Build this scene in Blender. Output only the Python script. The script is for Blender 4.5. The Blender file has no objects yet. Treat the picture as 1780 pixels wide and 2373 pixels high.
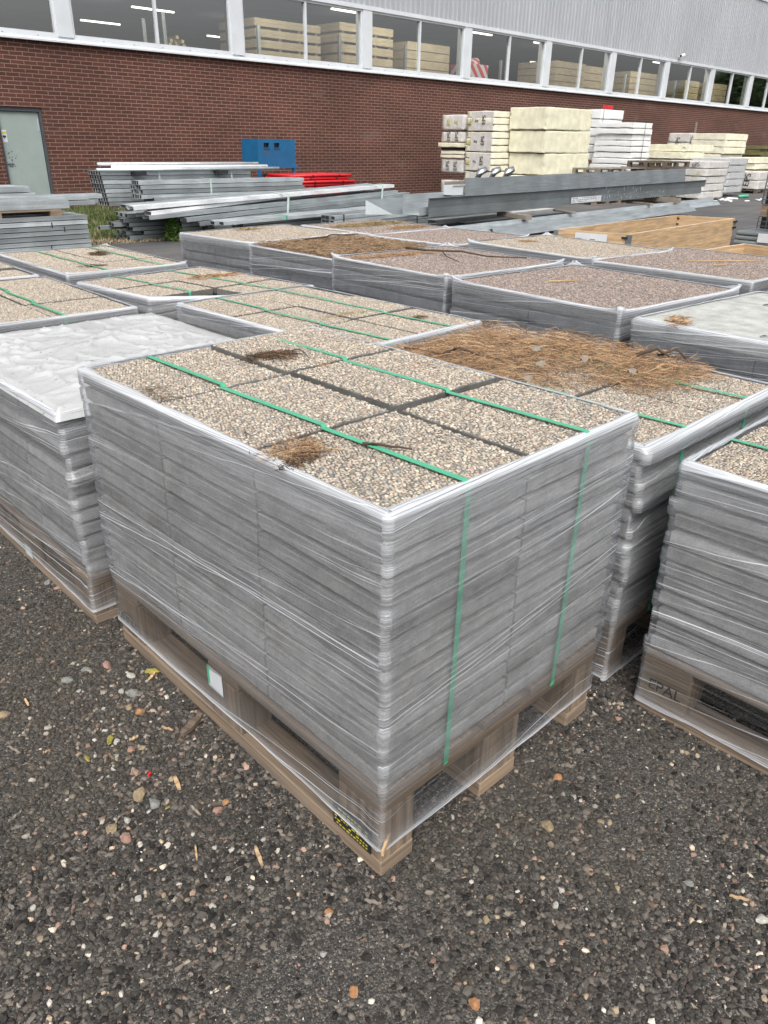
import bpy, bmesh, math, random
import numpy as np
from mathutils import Matrix, Vector, noise as mn
random.seed(7); rng = np.random.default_rng(7)
S = bpy.context.scene; COL = S.collection
# ------------------------------------------------------------------ camera
F_PX, YAW, PIT, ROLL = 1754.85, -0.767887, 0.45345, 0.0177593
CAMP = Vector((-0.79404, -0.81252, 1.44196))
f0 = Vector((-math.sin(YAW), math.cos(YAW), 0)); r0 = Vector((math.cos(YAW), math.sin(YAW), 0)); u0 = Vector((0, 0, 1))
fw = f0*math.cos(PIT)-u0*math.sin(PIT); up = u0*math.cos(PIT)+f0*math.sin(PIT)
rt = r0*math.cos(ROLL)+up*math.sin(ROLL); upv = up*math.cos(ROLL)-r0*math.sin(ROLL)
cam = bpy.data.cameras.new('camera'); cam.sensor_fit = 'VERTICAL'; cam.sensor_height = 24; cam.lens = F_PX/2373*24
cam.clip_start = .02; cam.clip_end = 600
co = bpy.data.objects.new('camera', cam); COL.objects.link(co); S.camera = co
M4 = Matrix.Identity(4)
for i, c in enumerate((rt, upv, -fw)):
    for j in range(3): M4[j][i] = c[j]
M4.translation = CAMP; co.matrix_world = M4
# ------------------------------------------------------------------ light
EXPO = 0.5; SKY = 0.15; SUN = 1.2
W = bpy.data.worlds.new('World'); S.world = W; W.use_nodes = True
nt = W.node_tree; nt.nodes.clear()
sk = nt.nodes.new('ShaderNodeTexSky'); sk.sky_type = 'NISHITA'; sk.sun_disc = False
SEL, SAZ = math.radians(50), math.radians(222)
sk.sun_elevation = SEL; sk.sun_rotation = SAZ; sk.air_density = 1.0; sk.dust_density = 5.0; sk.ozone_density = 1.0
hs = nt.nodes.new('ShaderNodeHueSaturation'); hs.inputs['Saturation'].default_value = .16
bg = nt.nodes.new('ShaderNodeBackground'); bg.inputs[1].default_value = SKY
wo = nt.nodes.new('ShaderNodeOutputWorld')
nt.links.new(sk.outputs[0], hs.inputs['Color']); nt.links.new(hs.outputs[0], bg.inputs[0]); nt.links.new(bg.outputs[0], wo.inputs[0])
sl = bpy.data.lights.new('sun', 'SUN'); sl.energy = SUN; sl.angle = math.radians(35); sl.color = (1, .96, .9)
so = bpy.data.objects.new('sun', sl); COL.objects.link(so)
sd = Vector((math.sin(SAZ)*math.cos(SEL), math.cos(SAZ)*math.cos(SEL), math.sin(SEL)))
so.rotation_euler = sd.to_track_quat('Z', 'Y').to_euler()
S.view_settings.view_transform = 'Standard'; S.view_settings.look = 'None'; S.view_settings.exposure = EXPO; S.view_settings.gamma = 1
S.cycles.max_bounces = 8; S.cycles.transparent_max_bounces = 14; S.cycles.caustics_reflective = False; S.cycles.caustics_refractive = False
S.cycles.diffuse_bounces = 3; S.cycles.glossy_bounces = 3

# ------------------------------------------------------------------ node helpers
class NB:
    def __init__(s, name):
        s.m = bpy.data.materials.new(name); s.m.use_nodes = True; s.t = s.m.node_tree; s.t.nodes.clear()
        s.out = s.n('ShaderNodeOutputMaterial')
    def n(s, typ, **kw):
        x = s.t.nodes.new(typ)
        for k, v in kw.items(): setattr(x, k, v)
        return x
    def L(s, a, b): s.t.links.new(a, b)
    def inp(s, node, key, v):
        if v is None: return
        if hasattr(v, 'is_output') or isinstance(v, bpy.types.NodeSocket): s.L(v, node.inputs[key])
        else: node.inputs[key].default_value = v
    def math(s, op, a, b=None, c=None, clamp=False):
        x = s.n('ShaderNodeMath', operation=op, use_clamp=clamp); s.inp(x, 0, a)
        if b is not None: s.inp(x, 1, b)
        if c is not None: s.inp(x, 2, c)
        return x.outputs[0]
    def noise(s, vec, scale, detail=4, rough=.55, dist=0, dim='3D'):
        x = s.n('ShaderNodeTexNoise'); x.noise_dimensions = dim
        if vec is not None: s.L(vec, x.inputs['Vector'])
        x.inputs['Scale'].default_value = scale; x.inputs['Detail'].default_value = detail
        x.inputs['Roughness'].default_value = rough; x.inputs['Distortion'].default_value = dist
        return x.outputs['Fac']
    def map(s, vec, scale=(1, 1, 1), rot=(0, 0, 0), loc=(0, 0, 0)):
        x = s.n('ShaderNodeMapping'); s.L(vec, x.inputs['Vector'])
        x.inputs['Scale'].default_value = scale; x.inputs['Rotation'].default_value = rot; x.inputs['Location'].default_value = loc
        return x.outputs[0]
    def coord(s, k='Object'): return s.n('ShaderNodeTexCoord').outputs[k]
    def uv(s): return s.n('ShaderNodeUVMap').outputs[0]
    def attr(s, nm, o='Color'): return s.n('ShaderNodeAttribute', attribute_name=nm).outputs[o]
    def ramp(s, fac, stops, interp='LINEAR'):
        x = s.n('ShaderNodeValToRGB'); x.color_ramp.interpolation = interp; e = x.color_ramp.elements
        while len(e) < len(stops): e.new(.5)
        for i, (p, c) in enumerate(stops):
            e[i].position = p; e[i].color = (c, c, c, 1) if not isinstance(c, (tuple, list)) else (*c[:3], 1)
        s.L(fac, x.inputs[0]); return x.outputs[0]
    def mr(s, v, a, b, c=0, d=1):
        x = s.n('ShaderNodeMapRange'); s.L(v, x.inputs[0])
        for i, q in enumerate((a, b, c, d)): x.inputs[i+1].default_value = q
        return x.outputs[0]
    def mix(s, f, a, b, mode='MIX'):
        x = s.n('ShaderNodeMix', data_type='RGBA', blend_type=mode); s.inp(x, 0, f)
        for k, v in ((6, a), (7, b)):
            if isinstance(v, (tuple, list)): v = (*v[:3], 1)
            s.inp(x, k, v)
        return x.outputs[2]
    def bump(s, h, strength=.5, dist=.002, nrm=None):
        x = s.n('ShaderNodeBump'); x.inputs['Strength'].default_value = strength; x.inputs['Distance'].default_value = dist
        s.L(h, x.inputs['Height'])
        if nrm is not None: s.L(nrm, x.inputs['Normal'])
        return x.outputs[0]
    def pbr(s, col, rough=.8, metal=0, nrm=None, spec=None, emit=None, estr=0, link=True):
        x = s.n('ShaderNodeBsdfPrincipled')
        if isinstance(col, (tuple, list)): col = (*col[:3], 1)
        s.inp(x, 'Base Color', col); s.inp(x, 'Roughness', rough); s.inp(x, 'Metallic', metal); s.inp(x, 'Normal', nrm)
        s.inp(x, 'Specular IOR Level', spec)
        if emit: x.inputs['Emission Color'].default_value = (*emit, 1); x.inputs['Emission Strength'].default_value = estr
        if link: s.L(x.outputs[0], s.out.inputs[0])
        return x.outputs[0]

def simple(name, col, rough=.8, metal=0, var=.15, sc=8, bs=.15, bd=.003, spec=None):
    b = NB(name); c = b.coord(); n = b.noise(c, sc, 6)
    cc = b.mix(1, col, b.ramp(n, [(.25, 1-var*1.6), (.75, 1+var)]), 'MULTIPLY')
    b.pbr(cc, rough, metal, b.bump(b.noise(c, sc*12, 3), bs, bd), spec); return b.m

def mat_concrete(name, base, warm=(1, .98, .94)):
    b = NB(name); c = b.coord()
    oi = b.n('ShaderNodeObjectInfo'); r = b.mr(oi.outputs['Random'], 0, 1, .8, 1.15)
    off = b.n('ShaderNodeVectorMath', operation='ADD'); b.L(c, off.inputs[0]); b.L(oi.outputs['Random'], off.inputs[1])
    v = off.outputs[0]
    n1 = b.noise(v, 14, 6, .65); n2 = b.noise(v, 160, 3); 
    k = b.math('MULTIPLY', b.mr(n1, .3, .7, .66, 1.22), b.mr(n2, .3, .7, .86, 1.1)); k = b.math('MULTIPLY', k, r)
    pits = b.mr(b.noise(v, 260, 2), .28, .36, .6, 1); k = b.math('MULTIPLY', k, pits)
    col = b.mix(1, tuple(base*w for w in warm), k, 'MULTIPLY')
    h = b.math('ADD', n2, b.math('MULTIPLY', n1, .6))
    b.pbr(col, .88, 0, b.bump(h, .6, .002)); return b.m

def mat_attr(name, rough=.75, bs=.3, spec=.35, sc=400, var=.15):
    b = NB(name); a = b.attr('col'); c = b.coord(); n = b.noise(c, sc, 3)
    col = b.mix(1, a, b.ramp(n, [(.25, 1-var), (.75, 1+var)]), 'MULTIPLY')
    b.pbr(col, rough, 0, b.bump(n, bs, .0008), spec); return b.m

def mat_wood(name, base, grey=.3, dark=.5, knots=True):
    b = NB(name); uv = b.uv(); oi = b.n('ShaderNodeObjectInfo')
    off = b.n('ShaderNodeVectorMath', operation='ADD'); b.L(uv, off.inputs[0])
    mul = b.math('MULTIPLY', oi.outputs['Random'], 37.); b.L(mul, off.inputs[1]); v = off.outputs[0]
    g = b.noise(b.map(v, (1.5, 42, 1)), 1.6, 5, .6, .6); lg = b.noise(b.map(v, (1.2, 4, 1)), 1.5, 4, .6, 1.2)
    big = b.noise(b.map(v, (1, 2, 1)), 2.2, 3)
    k = b.math('MULTIPLY', b.mr(g, .3, .72, dark+.12, 1.1), b.mr(lg, .3, .7, .78, 1.12))
    col = b.mix(1, base, k, 'MULTIPLY')
    gc = sum(base)/3
    col = b.mix(b.mr(big, .35, .65, 0, grey), col, (gc*.62, gc*.6, gc*.57))
    b.pbr(col, .8, 0, b.bump(g, .35, .002)); return b.m

def mat_film(name, haze=.16, streak=1.0, tint=(.82, .85, .90)):
    b = NB(name); uv = b.uv(); d = b.attr('dens_glint', 'Fac')
    sep = b.n('ShaderNodeSeparateXYZ'); b.L(uv, sep.inputs[0]); u, v = sep.outputs[0], sep.outputs[1]
    w = b.noise(b.map(uv, (1.1, 2.3, 1)), 1.3, 3); w2 = b.noise(b.map(uv, (2.6, 1.4, 1), loc=(5, 3, 0)), 1.2, 2)
    def lines(slope, fu, fv, lo, hi, amp, seed, det=3):
        vv = b.math('ADD', v, b.math('MULTIPLY', u, slope)); vv = b.math('ADD', vv, b.math('MULTIPLY', w, amp))
        cb = b.n('ShaderNodeCombineXYZ'); b.L(b.math('MULTIPLY', u, fu), cb.inputs[0]); b.L(b.math('MULTIPLY', vv, fv), cb.inputs[1]); cb.inputs[2].default_value = seed
        n = b.noise(cb.outputs[0], 1, det, .6)
        return b.mr(n, lo, hi), n
    s1, n1 = lines(-.03, .45, 150, .53, .72, .035, 1.)
    s2, n2 = lines(-.055, .16, 170, .625, .68, .035, 7., 2)
    s3, n3 = lines(-.12, .18, 140, .635, .68, .04, 13., 2)
    s4, n4 = lines(-.02, .8, 330, .48, .72, .02, 21., 4)
    patch = b.mr(b.noise(b.map(uv, (1.3, 2.2, 1), loc=(2, 9, 0)), 1.7, 4), .38, .68)
    drop = b.mr(b.noise(b.map(uv, (1.6, 3, 1), loc=(12, 1, 0)), 1.6, 4), .60, .62)   # patches where condensation wets the sheet clear
    k = b.math('MULTIPLY', b.math('ADD', b.math('ADD', b.math('MULTIPLY', s1, .17), b.math('MULTIPLY', s4, .07)), b.math('ADD', b.math('MULTIPLY', s2, .85), b.math('MULTIPLY', s3, .85))), streak)
    zc = b.n('ShaderNodeCombineXYZ'); b.L(b.math('MULTIPLY', u, .5), zc.inputs[0]); b.L(b.math('MULTIPLY', b.math('ADD', v, b.math('MULTIPLY', u, -.07)), 7.), zc.inputs[1]); zc.inputs[2].default_value = 31
    zone = b.mr(b.noise(zc.outputs[0], 1, 3, .6), .40, .66, .12, 1.5)
    k = b.math('MULTIPLY', k, zone)
    base = b.math('MULTIPLY', b.mr(patch, 0, 1, .75, 1.3), haze)
    base = b.math('MULTIPLY', base, b.mr(drop, 0, 1, 1, .6))
    dn = b.math('MULTIPLY', d, b.mr(n4, .36, .60, .25, 1.25))
    wh = b.math('ADD', b.math('ADD', base, k), dn)
    wh = b.math('MINIMUM', wh, .93)
    h = b.math('ADD', b.math('MULTIPLY', n1, .5), b.math('ADD', b.math('MULTIPLY', n4, .12), b.math('MULTIPLY', n3, .9)))
    nb = b.bump(h, .45, .006)
    nb = b.bump(w2, .5, .03, nb)
    tr = b.n('ShaderNodeBsdfTransparent'); tr.inputs[0].default_value = (.965, .97, .98, 1)
    di = b.n('ShaderNodeBsdfDiffuse'); di.inputs[0].default_value = (*tint, 1); b.L(nb, di.inputs['Normal'])
    tl = b.n('ShaderNodeBsdfTranslucent'); tl.inputs[0].default_value = (*tint, 1)
    m0 = b.n('ShaderNodeMixShader'); m0.inputs[0].default_value = .25; b.L(di.outputs[0], m0.inputs[1]); b.L(tl.outputs[0], m0.inputs[2])
    gl = b.n('ShaderNodeBsdfGlossy'); gl.inputs['Roughness'].default_value = .2; b.L(nb, gl.inputs['Normal']); gl.inputs[0].default_value = (.95, .97, 1, 1)
    m1 = b.n('ShaderNodeMixShader'); b.L(wh, m1.inputs[0]); b.L(tr.outputs[0], m1.inputs[1]); b.L(m0.outputs[0], m1.inputs[2])
    fr = b.n('ShaderNodeFresnel'); fr.inputs[0].default_value = 1.5; b.L(nb, fr.inputs['Normal'])
    ff = b.math('ADD', b.math('MULTIPLY', fr.outputs[0], .55), .02, clamp=True)
    m2 = b.n('ShaderNodeMixShader'); b.L(ff, m2.inputs[0]); b.L(m1.outputs[0], m2.inputs[1]); b.L(gl.outputs[0], m2.inputs[2])
    b.L(m2.outputs[0], b.out.inputs[0]); return b.m

def mat_metal(name, base=(.42, .45, .48), rough=.45, metal=.75, streak=.2):
    b = NB(name); uv = b.uv(); c = b.coord(); n = b.noise(b.map(uv, (.8, 14, 1)), 3, 4); p = b.noise(c, 3, 5); sp = b.noise(c, 60, 3)
    k = b.math('MULTIPLY', b.mr(n, .3, .7, 1-streak, 1+streak), b.mr(p, .3, .7, .85, 1.12)); k = b.math('MULTIPLY', k, b.mr(sp, .3, .7, .92, 1.06)); k = b.math('MULTIPLY', k, b.mr(b.n('ShaderNodeObjectInfo').outputs['Random'], 0, 1, .6, 1.3))
    b.pbr(b.mix(1, base, k, 'MULTIPLY'), b.mr(p, .3, .7, rough-.08, rough+.15), metal, b.bump(p, .1, .01)); return b.m

MAT = {}
MAT['conc'] = mat_concrete('concrete', .335)
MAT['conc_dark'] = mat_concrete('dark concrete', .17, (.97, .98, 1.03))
MAT['conc_top'] = mat_concrete('pale trowelled concrete', .40, (1, 1.02, .96))
MAT['cement'] = mat_concrete('cement between pebbles', .15, (1, .96, .88))
MAT['pebble'] = mat_attr('washed pebbles')
MAT['gravel'] = mat_attr('loose gravel', .85, .5, .25)
MAT['needle'] = mat_attr('dry needles', .8, .1, .2)
MAT['leaf'] = mat_attr('green blades', .7, .1, .3)
MAT['film'] = mat_film('stretch film', .13)
MAT['film_far'] = mat_film('stretch film older', .11, .8, (.78, .81, .86))
MAT['pal'] = mat_wood('weathered pallet wood', (.35, .25, .165), .34, .2)
MAT['pal_dark'] = mat_wood('dark pallet wood', (.17, .12, .085), .5, .45)
MAT['wood_new'] = mat_wood('fresh spruce', (.66, .44, .235), .2, .35)
MAT['wood_pack'] = mat_wood('planed pine packs', (.62, .51, .33), .1, .7)
MAT['wood_rim'] = mat_wood('sawn board edge', (.72, .56, .42), .1, .75)
MAT['wood_grey'] = mat_wood('grey timber', (.32, .27, .21), .6, .5)
MAT['moss'] = mat_wood('mossy boards', (.20, .19, .06), .3, .4)
MAT['bark'] = simple('twig bark', (.075, .05, .035), .9, 0, .3, 90)
MAT['strap'] = simple('green polyester strap', (.075, .40, .235), .38, 0, .08, 30, .05)
MAT['strap_w'] = simple('pale green strap', (.52, .64, .60), .5)
MAT['galv'] = mat_metal('galvanised sheet', (.50, .545, .565), .42, .55)
MAT['galv_b'] = mat_metal('bright galvanised sheet', (.88, .90, .92), .38, .35, .06)
MAT['galv_d'] = mat_metal('dull galvanised sheet', (.27, .30, .315), .5, .45, .15)
MAT['chrome'] = simple('shiny duct metal', (.7, .72, .74), .18, .95)
MAT['black'] = simple('black plastic', (.018, .019, .021), .5)
MAT['blue'] = simple('blue enamel', (.007, .115, .26), .5, 0, .12, 4)
MAT['red'] = simple('red plastic', (.62, .022, .03), .42, 0, .12, 6, .05)
MAT['white'] = simple('white foam', (.80, .81, .80), .9, 0, .05, 20, .3)
MAT['cream'] = simple('yellowed foam', (.74, .71, .54), .92, 0, .12, 5, .5, .01)
MAT['cream2'] = simple('pale cream foam', (.74, .71, .57), .92, 0, .1, 5, .4, .01)
MAT['wrapw'] = simple('white printed wrap', (.62, .60, .57), .45, 0, .12, 10, .6, .02)
MAT['wrapg'] = simple('grey film wrap', (.55, .56, .57), .35, 0, .1, 10, .8, .02)
MAT['ink'] = simple('black ink', (.03, .03, .032), .7)
MAT['inky'] = simple('yellow ink', (.55, .48, .04), .7)
MAT['label'] = simple('paper label', (.58, .60, .62), .6, 0, .06)
MAT['yellow'] = simple('mineral wool', (.50, .44, .10), .95, 0, .25, 60, .8, .01)
MAT['door'] = simple('pale green grey door paint', (.29, .345, .33), .5, 0, .08, 2.5, .05)
MAT['frame_d'] = simple('dark grey frame paint', (.07, .075, .085), .45, 0, .1)
MAT['wframe'] = simple('white painted sheet', (.62, .65, .68), .4, 0, .06, 2.5, .05)
MAT['clad'] = None
# ------------------------------------------------------------------ mesh builder
class MB:
    def __init__(s): s.v = []; s.f = []; s.uv = []; s.mi = []
    def quad(s, pts, uv=None, mi=0):
        i = len(s.v); s.v += [tuple(p) for p in pts]; s.f.append(tuple(range(i, i+len(pts))))
        if uv is None:
            a = Vector(pts[1])-Vector(pts[0]); bb = Vector(pts[-1])-Vector(pts[0])
            la, lb = a.length, bb.length
            uv = [(0, 0), (la, 0), (la, lb), (0, lb)] if la >= lb else [(0, 0), (0, la), (lb, la), (lb, 0)]
            uv = uv[:len(pts)] if len(pts) <= 4 else [(Vector(p).x, Vector(p).z) for p in pts]
        s.uv += uv; s.mi.append(mi); return s
    def box(s, x0, y0, z0, x1, y1, z1, rz=0, c=None, mi=0):
        P = [(x, y, z) for z in (z0, z1) for y in (y0, y1) for x in (x0, x1)]
        if rz:
            cx, cy = c if c else ((x0+x1)/2, (y0+y1)/2); C_, S_ = math.cos(rz), math.sin(rz)
            P = [(cx+(x-cx)*C_-(y-cy)*S_, cy+(x-cx)*S_+(y-cy)*C_, z) for x, y, z in P]
        for q in ((0, 2, 3, 1), (4, 5, 7, 6), (0, 1, 5, 4), (1, 3, 7, 5), (3, 2, 6, 7), (2, 0, 4, 6)):
            s.quad([P[k] for k in q], mi=mi)
        return s
    def tube(s, path, r, n=6, mi=0):
        path = [Vector(p) for p in path]; rs = r if isinstance(r, (list, tuple)) else [r]*len(path)
        i0 = len(s.v); L_ = 0
        for k, p in enumerate(path):
            t = (path[min(k+1, len(path)-1)]-path[max(k-1, 0)]).normalized()
            a = t.orthogonal().normalized(); bb = t.cross(a)
            for j in range(n):
                an = 2*math.pi*j/n; s.v.append(tuple(p+(a*math.cos(an)+bb*math.sin(an))*rs[k]))
        for k in range(len(path)-1):
            for j in range(n):
                a0 = i0+k*n+j; a1 = i0+k*n+(j+1) % n
                s.f.append((a0, a1, a1+n, a0+n)); s.uv += [(k, j), (k, j+1), (k+1, j+1), (k+1, j)]; s.mi.append(mi)
        s.f.append(tuple(i0+j for j in range(n))[::-1]); s.uv += [(0, 0)]*n; s.mi.append(mi)
        s.f.append(tuple(i0+(len(path)-1)*n+j for j in range(n))); s.uv += [(0, 0)]*n; s.mi.append(mi)
        return s
    def extrude(s, prof, p0, p1, mi=0, cap=True):
        """closed 2d profile (a,z) swept from p0 to p1 (a is sideways)"""
        p0, p1 = Vector(p0), Vector(p1); t = (p1-p0).normalized(); sd_ = Vector((-t.y, t.x, 0)).normalized(); uz = t.cross(sd_); 
        if uz.z < 0: uz = -uz
        A = [p0+sd_*a+uz*z for a, z in prof]; B = [p1+sd_*a+uz*z for a, z in prof]; n = len(prof); L_ = (p1-p0).length; ac = 0
        for j in range(n):
            k = (j+1) % n; d = math.dist(prof[j], prof[k])
            s.quad([A[j], A[k], B[k], B[j]], [(0, ac), (0, ac+d), (L_, ac+d), (L_, ac)], mi); ac += d
        if cap: s.quad(A[::-1], [(0, 0)]*n, mi); s.quad(B, [(0, 0)]*n, mi)
        return s
    def build(s, name, mats, parent=None, smooth=False, bevel=0, fixn=True):
        me = bpy.data.meshes.new(name); me.from_pydata(s.v, [], s.f)
        u = me.uv_layers.new(name='UVMap'); u.data.foreach_set('uv', np.array(s.uv, 'f').ravel())
        for m in (mats if isinstance(mats, list) else [mats]): me.materials.append(MAT[m] if isinstance(m, str) else m)
        me.polygons.foreach_set('material_index', s.mi)
        if fixn:
            bm = bmesh.new(); bm.from_mesh(me); bmesh.ops.remove_doubles(bm, verts=bm.verts, dist=1e-5); bmesh.ops.recalc_face_normals(bm, faces=bm.faces); bm.to_mesh(me); bm.free()
        if smooth: me.polygons.foreach_set('use_smooth', [True]*len(me.polygons))
        return link(name, me, parent, bevel)
def link(name, me, parent=None, bevel=0):
    o = bpy.data.objects.new(name, me); COL.objects.link(o)
    if parent: o.parent = parent
    if bevel:
        m = o.modifiers.new('bevel', 'BEVEL'); m.width = bevel; m.segments = 2; m.limit_method = 'ANGLE'
    return o
def tag(o, label=None, cat=None, group=None, kind=None):
    for k, v in (('label', label), ('category', cat), ('group', group), ('kind', kind)):
        if v: o[k] = v
    return o
def thing(name, label, cat, loc=(0, 0, 0), rz=0, group=None):
    o = bpy.data.objects.new(name, None); o.empty_display_size = .1; COL.objects.link(o); o.location = loc; o.rotation_euler = (0, 0, rz)
    return tag(o, label, cat, group)
def rawmesh(name, V, Fc, mats, col=None, mi=None, smooth=True):
    me = bpy.data.meshes.new(name); V = np.asarray(V, 'f'); Fc = np.asarray(Fc, 'i'); nf, k = Fc.shape
    me.vertices.add(len(V)); me.vertices.foreach_set('co', V.ravel()); me.loops.add(nf*k); me.loops.foreach_set('vertex_index', Fc.ravel())
    me.polygons.add(nf); me.polygons.foreach_set('loop_start', np.arange(0, nf*k, k, dtype='i')); 
    if mi is not None: me.polygons.foreach_set('material_index', np.asarray(mi, 'i'))
    me.polygons.foreach_set('use_smooth', np.full(nf, smooth))
    for m in mats: me.materials.append(MAT[m])
    if col is not None:
        a = me.attributes.new('col', 'FLOAT_COLOR', 'POINT'); a.data.foreach_set('color', np.c_[col, np.ones(len(col))].astype('f').ravel())
    me.update(calc_edges=True); me.validate(); return me
def text(s_, size, mat, parent, loc, rot, name='print', ext=.0005):
    cu = bpy.data.curves.new(name, 'FONT'); cu.body = s_; cu.size = size; cu.align_x = 'CENTER'; cu.align_y = 'CENTER'; cu.extrude = ext
    t = bpy.data.objects.new(name, cu); me = bpy.data.meshes.new_from_object(t); bpy.data.objects.remove(t)
    me.materials.clear(); me.materials.append(MAT[mat]); o = link(name, me, parent); o.location = loc; o.rotation_euler = rot; return o

# ------------------------------------------------------------------ pebbles
bm = bmesh.new(); bmesh.ops.create_icosphere(bm, subdivisions=1, radius=1); bm.verts.ensure_lookup_table()
ICO_V = np.array([v.co[:] for v in bm.verts]); ICO_F = np.array([[v.index for v in f.verts] for f in bm.faces]); bm.free()
def stones(P, R, flat=(.45, .75), jag=.12, cols=None):
    """P n*3 centres, R n radii -> verts, faces, colours"""
    n = len(P); nv = len(ICO_V)
    V = ICO_V[None]*(1+rng.normal(0, jag, (n, nv, 1)))
    sc = np.c_[rng.uniform(.8, 1.3, n), rng.uniform(.6, 1., n), rng.uniform(*flat, n)]; V = V*sc[:, None]
    a = rng.uniform(0, 2*np.pi, n); t = rng.normal(0, .25, n); ca, sa, ct, st = np.cos(a), np.sin(a), np.cos(t), np.sin(t)
    x, y, z = V[..., 0], V[..., 1], V[..., 2]
    x, z = x*ct[:, None]-z*st[:, None], x*st[:, None]+z*ct[:, None]
    x, y = x*ca[:, None]-y*sa[:, None], x*sa[:, None]+y*ca[:, None]
    V = np.stack([x, y, z], -1)*R[:, None, None]+P[:, None]
    Fc = ICO_F[None]+(np.arange(n)*nv)[:, None, None]
    C = np.repeat(cols, nv, 0)
    return V.reshape(-1, 3), Fc.reshape(-1, 3), C
PAL_MIX = np.array([(.56, .49, .40), (.47, .41, .33), (.60, .54, .45), (.43, .37, .30), (.50, .38, .31), (.36, .35, .33), (.27, .275, .27), (.52, .45, .35), (.38, .31, .25), (.64, .59, .51), (.50, .44, .35), (.55, .50, .42)])
PAL_PINK = np.array([1.13, 1.17, 1.13])*np.array([(.30, .235, .22), (.25, .20, .19), (.36, .29, .27), (.18, .155, .15), (.42, .36, .335), (.28, .20, .18), (.15, .14, .14), (.36, .27, .24)])
PAL_BEI = np.array([(.50, .44, .36), (.42, .37, .31), (.56, .51, .44), (.36, .31, .26), (.30, .28, .26), (.47, .40, .31)])
PAL_GR = .86*np.array([(.10, .092, .085), (.13, .12, .11), (.085, .08, .075), (.16, .14, .125), (.075, .065, .058), (.035, .033, .032), (.05, .047, .045), (.065, .06, .056), (.028, .027, .027), (.085, .076, .07), (.045, .042, .042), (.12, .1, .09), (.06, .053, .05)])
PAL_GR2 = np.array([(.30, .20, .155), (.34, .27, .20), (.42, .37, .31), (.24, .17, .14), (.50, .47, .43), (.20, .18, .16)])
def slab_mesh(name, w, l, h, seg, mats, pebble=None, sp=.0078, top=True):
    V = []; Fc = []; per = []
    for k in range(seg): per.append((w*k/seg, 0))
    for k in range(seg): per.append((w, l*k/seg))
    for k in range(seg): per.append((w-w*k/seg, l))
    for k in range(seg): per.append((0, l-l*k/seg))
    n = len(per); cx, cy = w/2, l/2
    rings = [(0, .013, .006), (h*.08, .008, .004), (h*.24, .0006, .001), (h*.93, 0, .0005), (h-.0015, .003, .0008)]
    for z, ins, jt in rings:
        for x, y in per:
            e = ins+abs(random.gauss(0, jt)); V.append((x+(e if x < cx*.02+1e-6 else -e if x > w*.999 else 0), y+(e if y < 1e-6 else -e if y > l*.999 else 0), z))
    for r in range(len(rings)-1):
        for k in range(n): Fc.append((r*n+k, r*n+(k+1) % n, (r+1)*n+(k+1) % n, (r+1)*n+k))
    V = np.array(V); i = len(V); V = np.vstack([V, [(cx, cy, 0), (cx, cy, h-.0015)]])
    T = []
    for q in Fc: T += [(q[0], q[1], q[2]), (q[0], q[2], q[3])]
    for k in range(n): T.append(((k+1) % n, k, i)); T.append((4*n+k, 4*n+(k+1) % n, i+1))
    T = np.array(T); mi = np.zeros(len(T)); mi[1::1] = 0
    C = np.full((len(V), 3), .2)
    if pebble is not None:
        xs = np.arange(.004, w-.003, sp); ys = np.arange(.004, l-.003, sp*.92)
        gx, gy = np.meshgrid(xs, ys); gx = gx+(np.arange(len(ys)) % 2)[:, None]*sp/2
        P = np.c_[gx.ravel(), gy.ravel()]+rng.uniform(-.32, .32, (gx.size, 2))*sp
        P = P[(P[:, 0] > .003) & (P[:, 0] < w-.003) & (P[:, 1] > .003) & (P[:, 1] < l-.003)]
        R = rng.uniform(.42, .72, len(P))*sp
        P = np.c_[P, h-.0015+R*rng.uniform(-.3, .1, len(P))]
        cc = pebble[rng.integers(0, len(pebble), len(P))]; cc = (cc*.9+cc.mean(0)*.1)*rng.uniform(.62, 1.06, (len(P), 1))*np.array([1, .975, .95])
        pv, pf, pc = stones(P, R, (.5, .75), .08, cc)
        T = np.vstack([T, pf+len(V)]); mi = np.r_[mi, np.ones(len(pf))]; V = np.vstack([V, pv]); C = np.vstack([C, pc])
    me = rawmesh(name, V, T, mats, C, mi, True)
    sm = np.ones(len(mi), bool); sm[mi == 0] = False; me.polygons.foreach_set('use_smooth', sm)
    return me
LH = .0457
SL = {'plain': [slab_mesh('slab', .394, .394, LH-.001, 26, ['conc', 'pebble']) for _ in range(3)],
      'mix': [slab_mesh('slab', .394, .394, LH, 12, ['cement', 'pebble'], PAL_MIX) for _ in range(3)]}
BH = .068
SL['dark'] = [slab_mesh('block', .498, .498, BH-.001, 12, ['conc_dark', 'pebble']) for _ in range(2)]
SL['pink'] = [slab_mesh('slab', .498, .498, BH, 8, ['cement', 'pebble'], PAL_PINK, .0095) for _ in range(2)]
SL['beige'] = [slab_mesh('slab', .498, .498, BH, 8, ['cement', 'pebble'], PAL_BEI, .0095) for _ in range(2)]
SL['flat'] = [slab_mesh('slab', .998, .998, BH, 8, ['conc_top', 'pebble'])]

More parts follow.
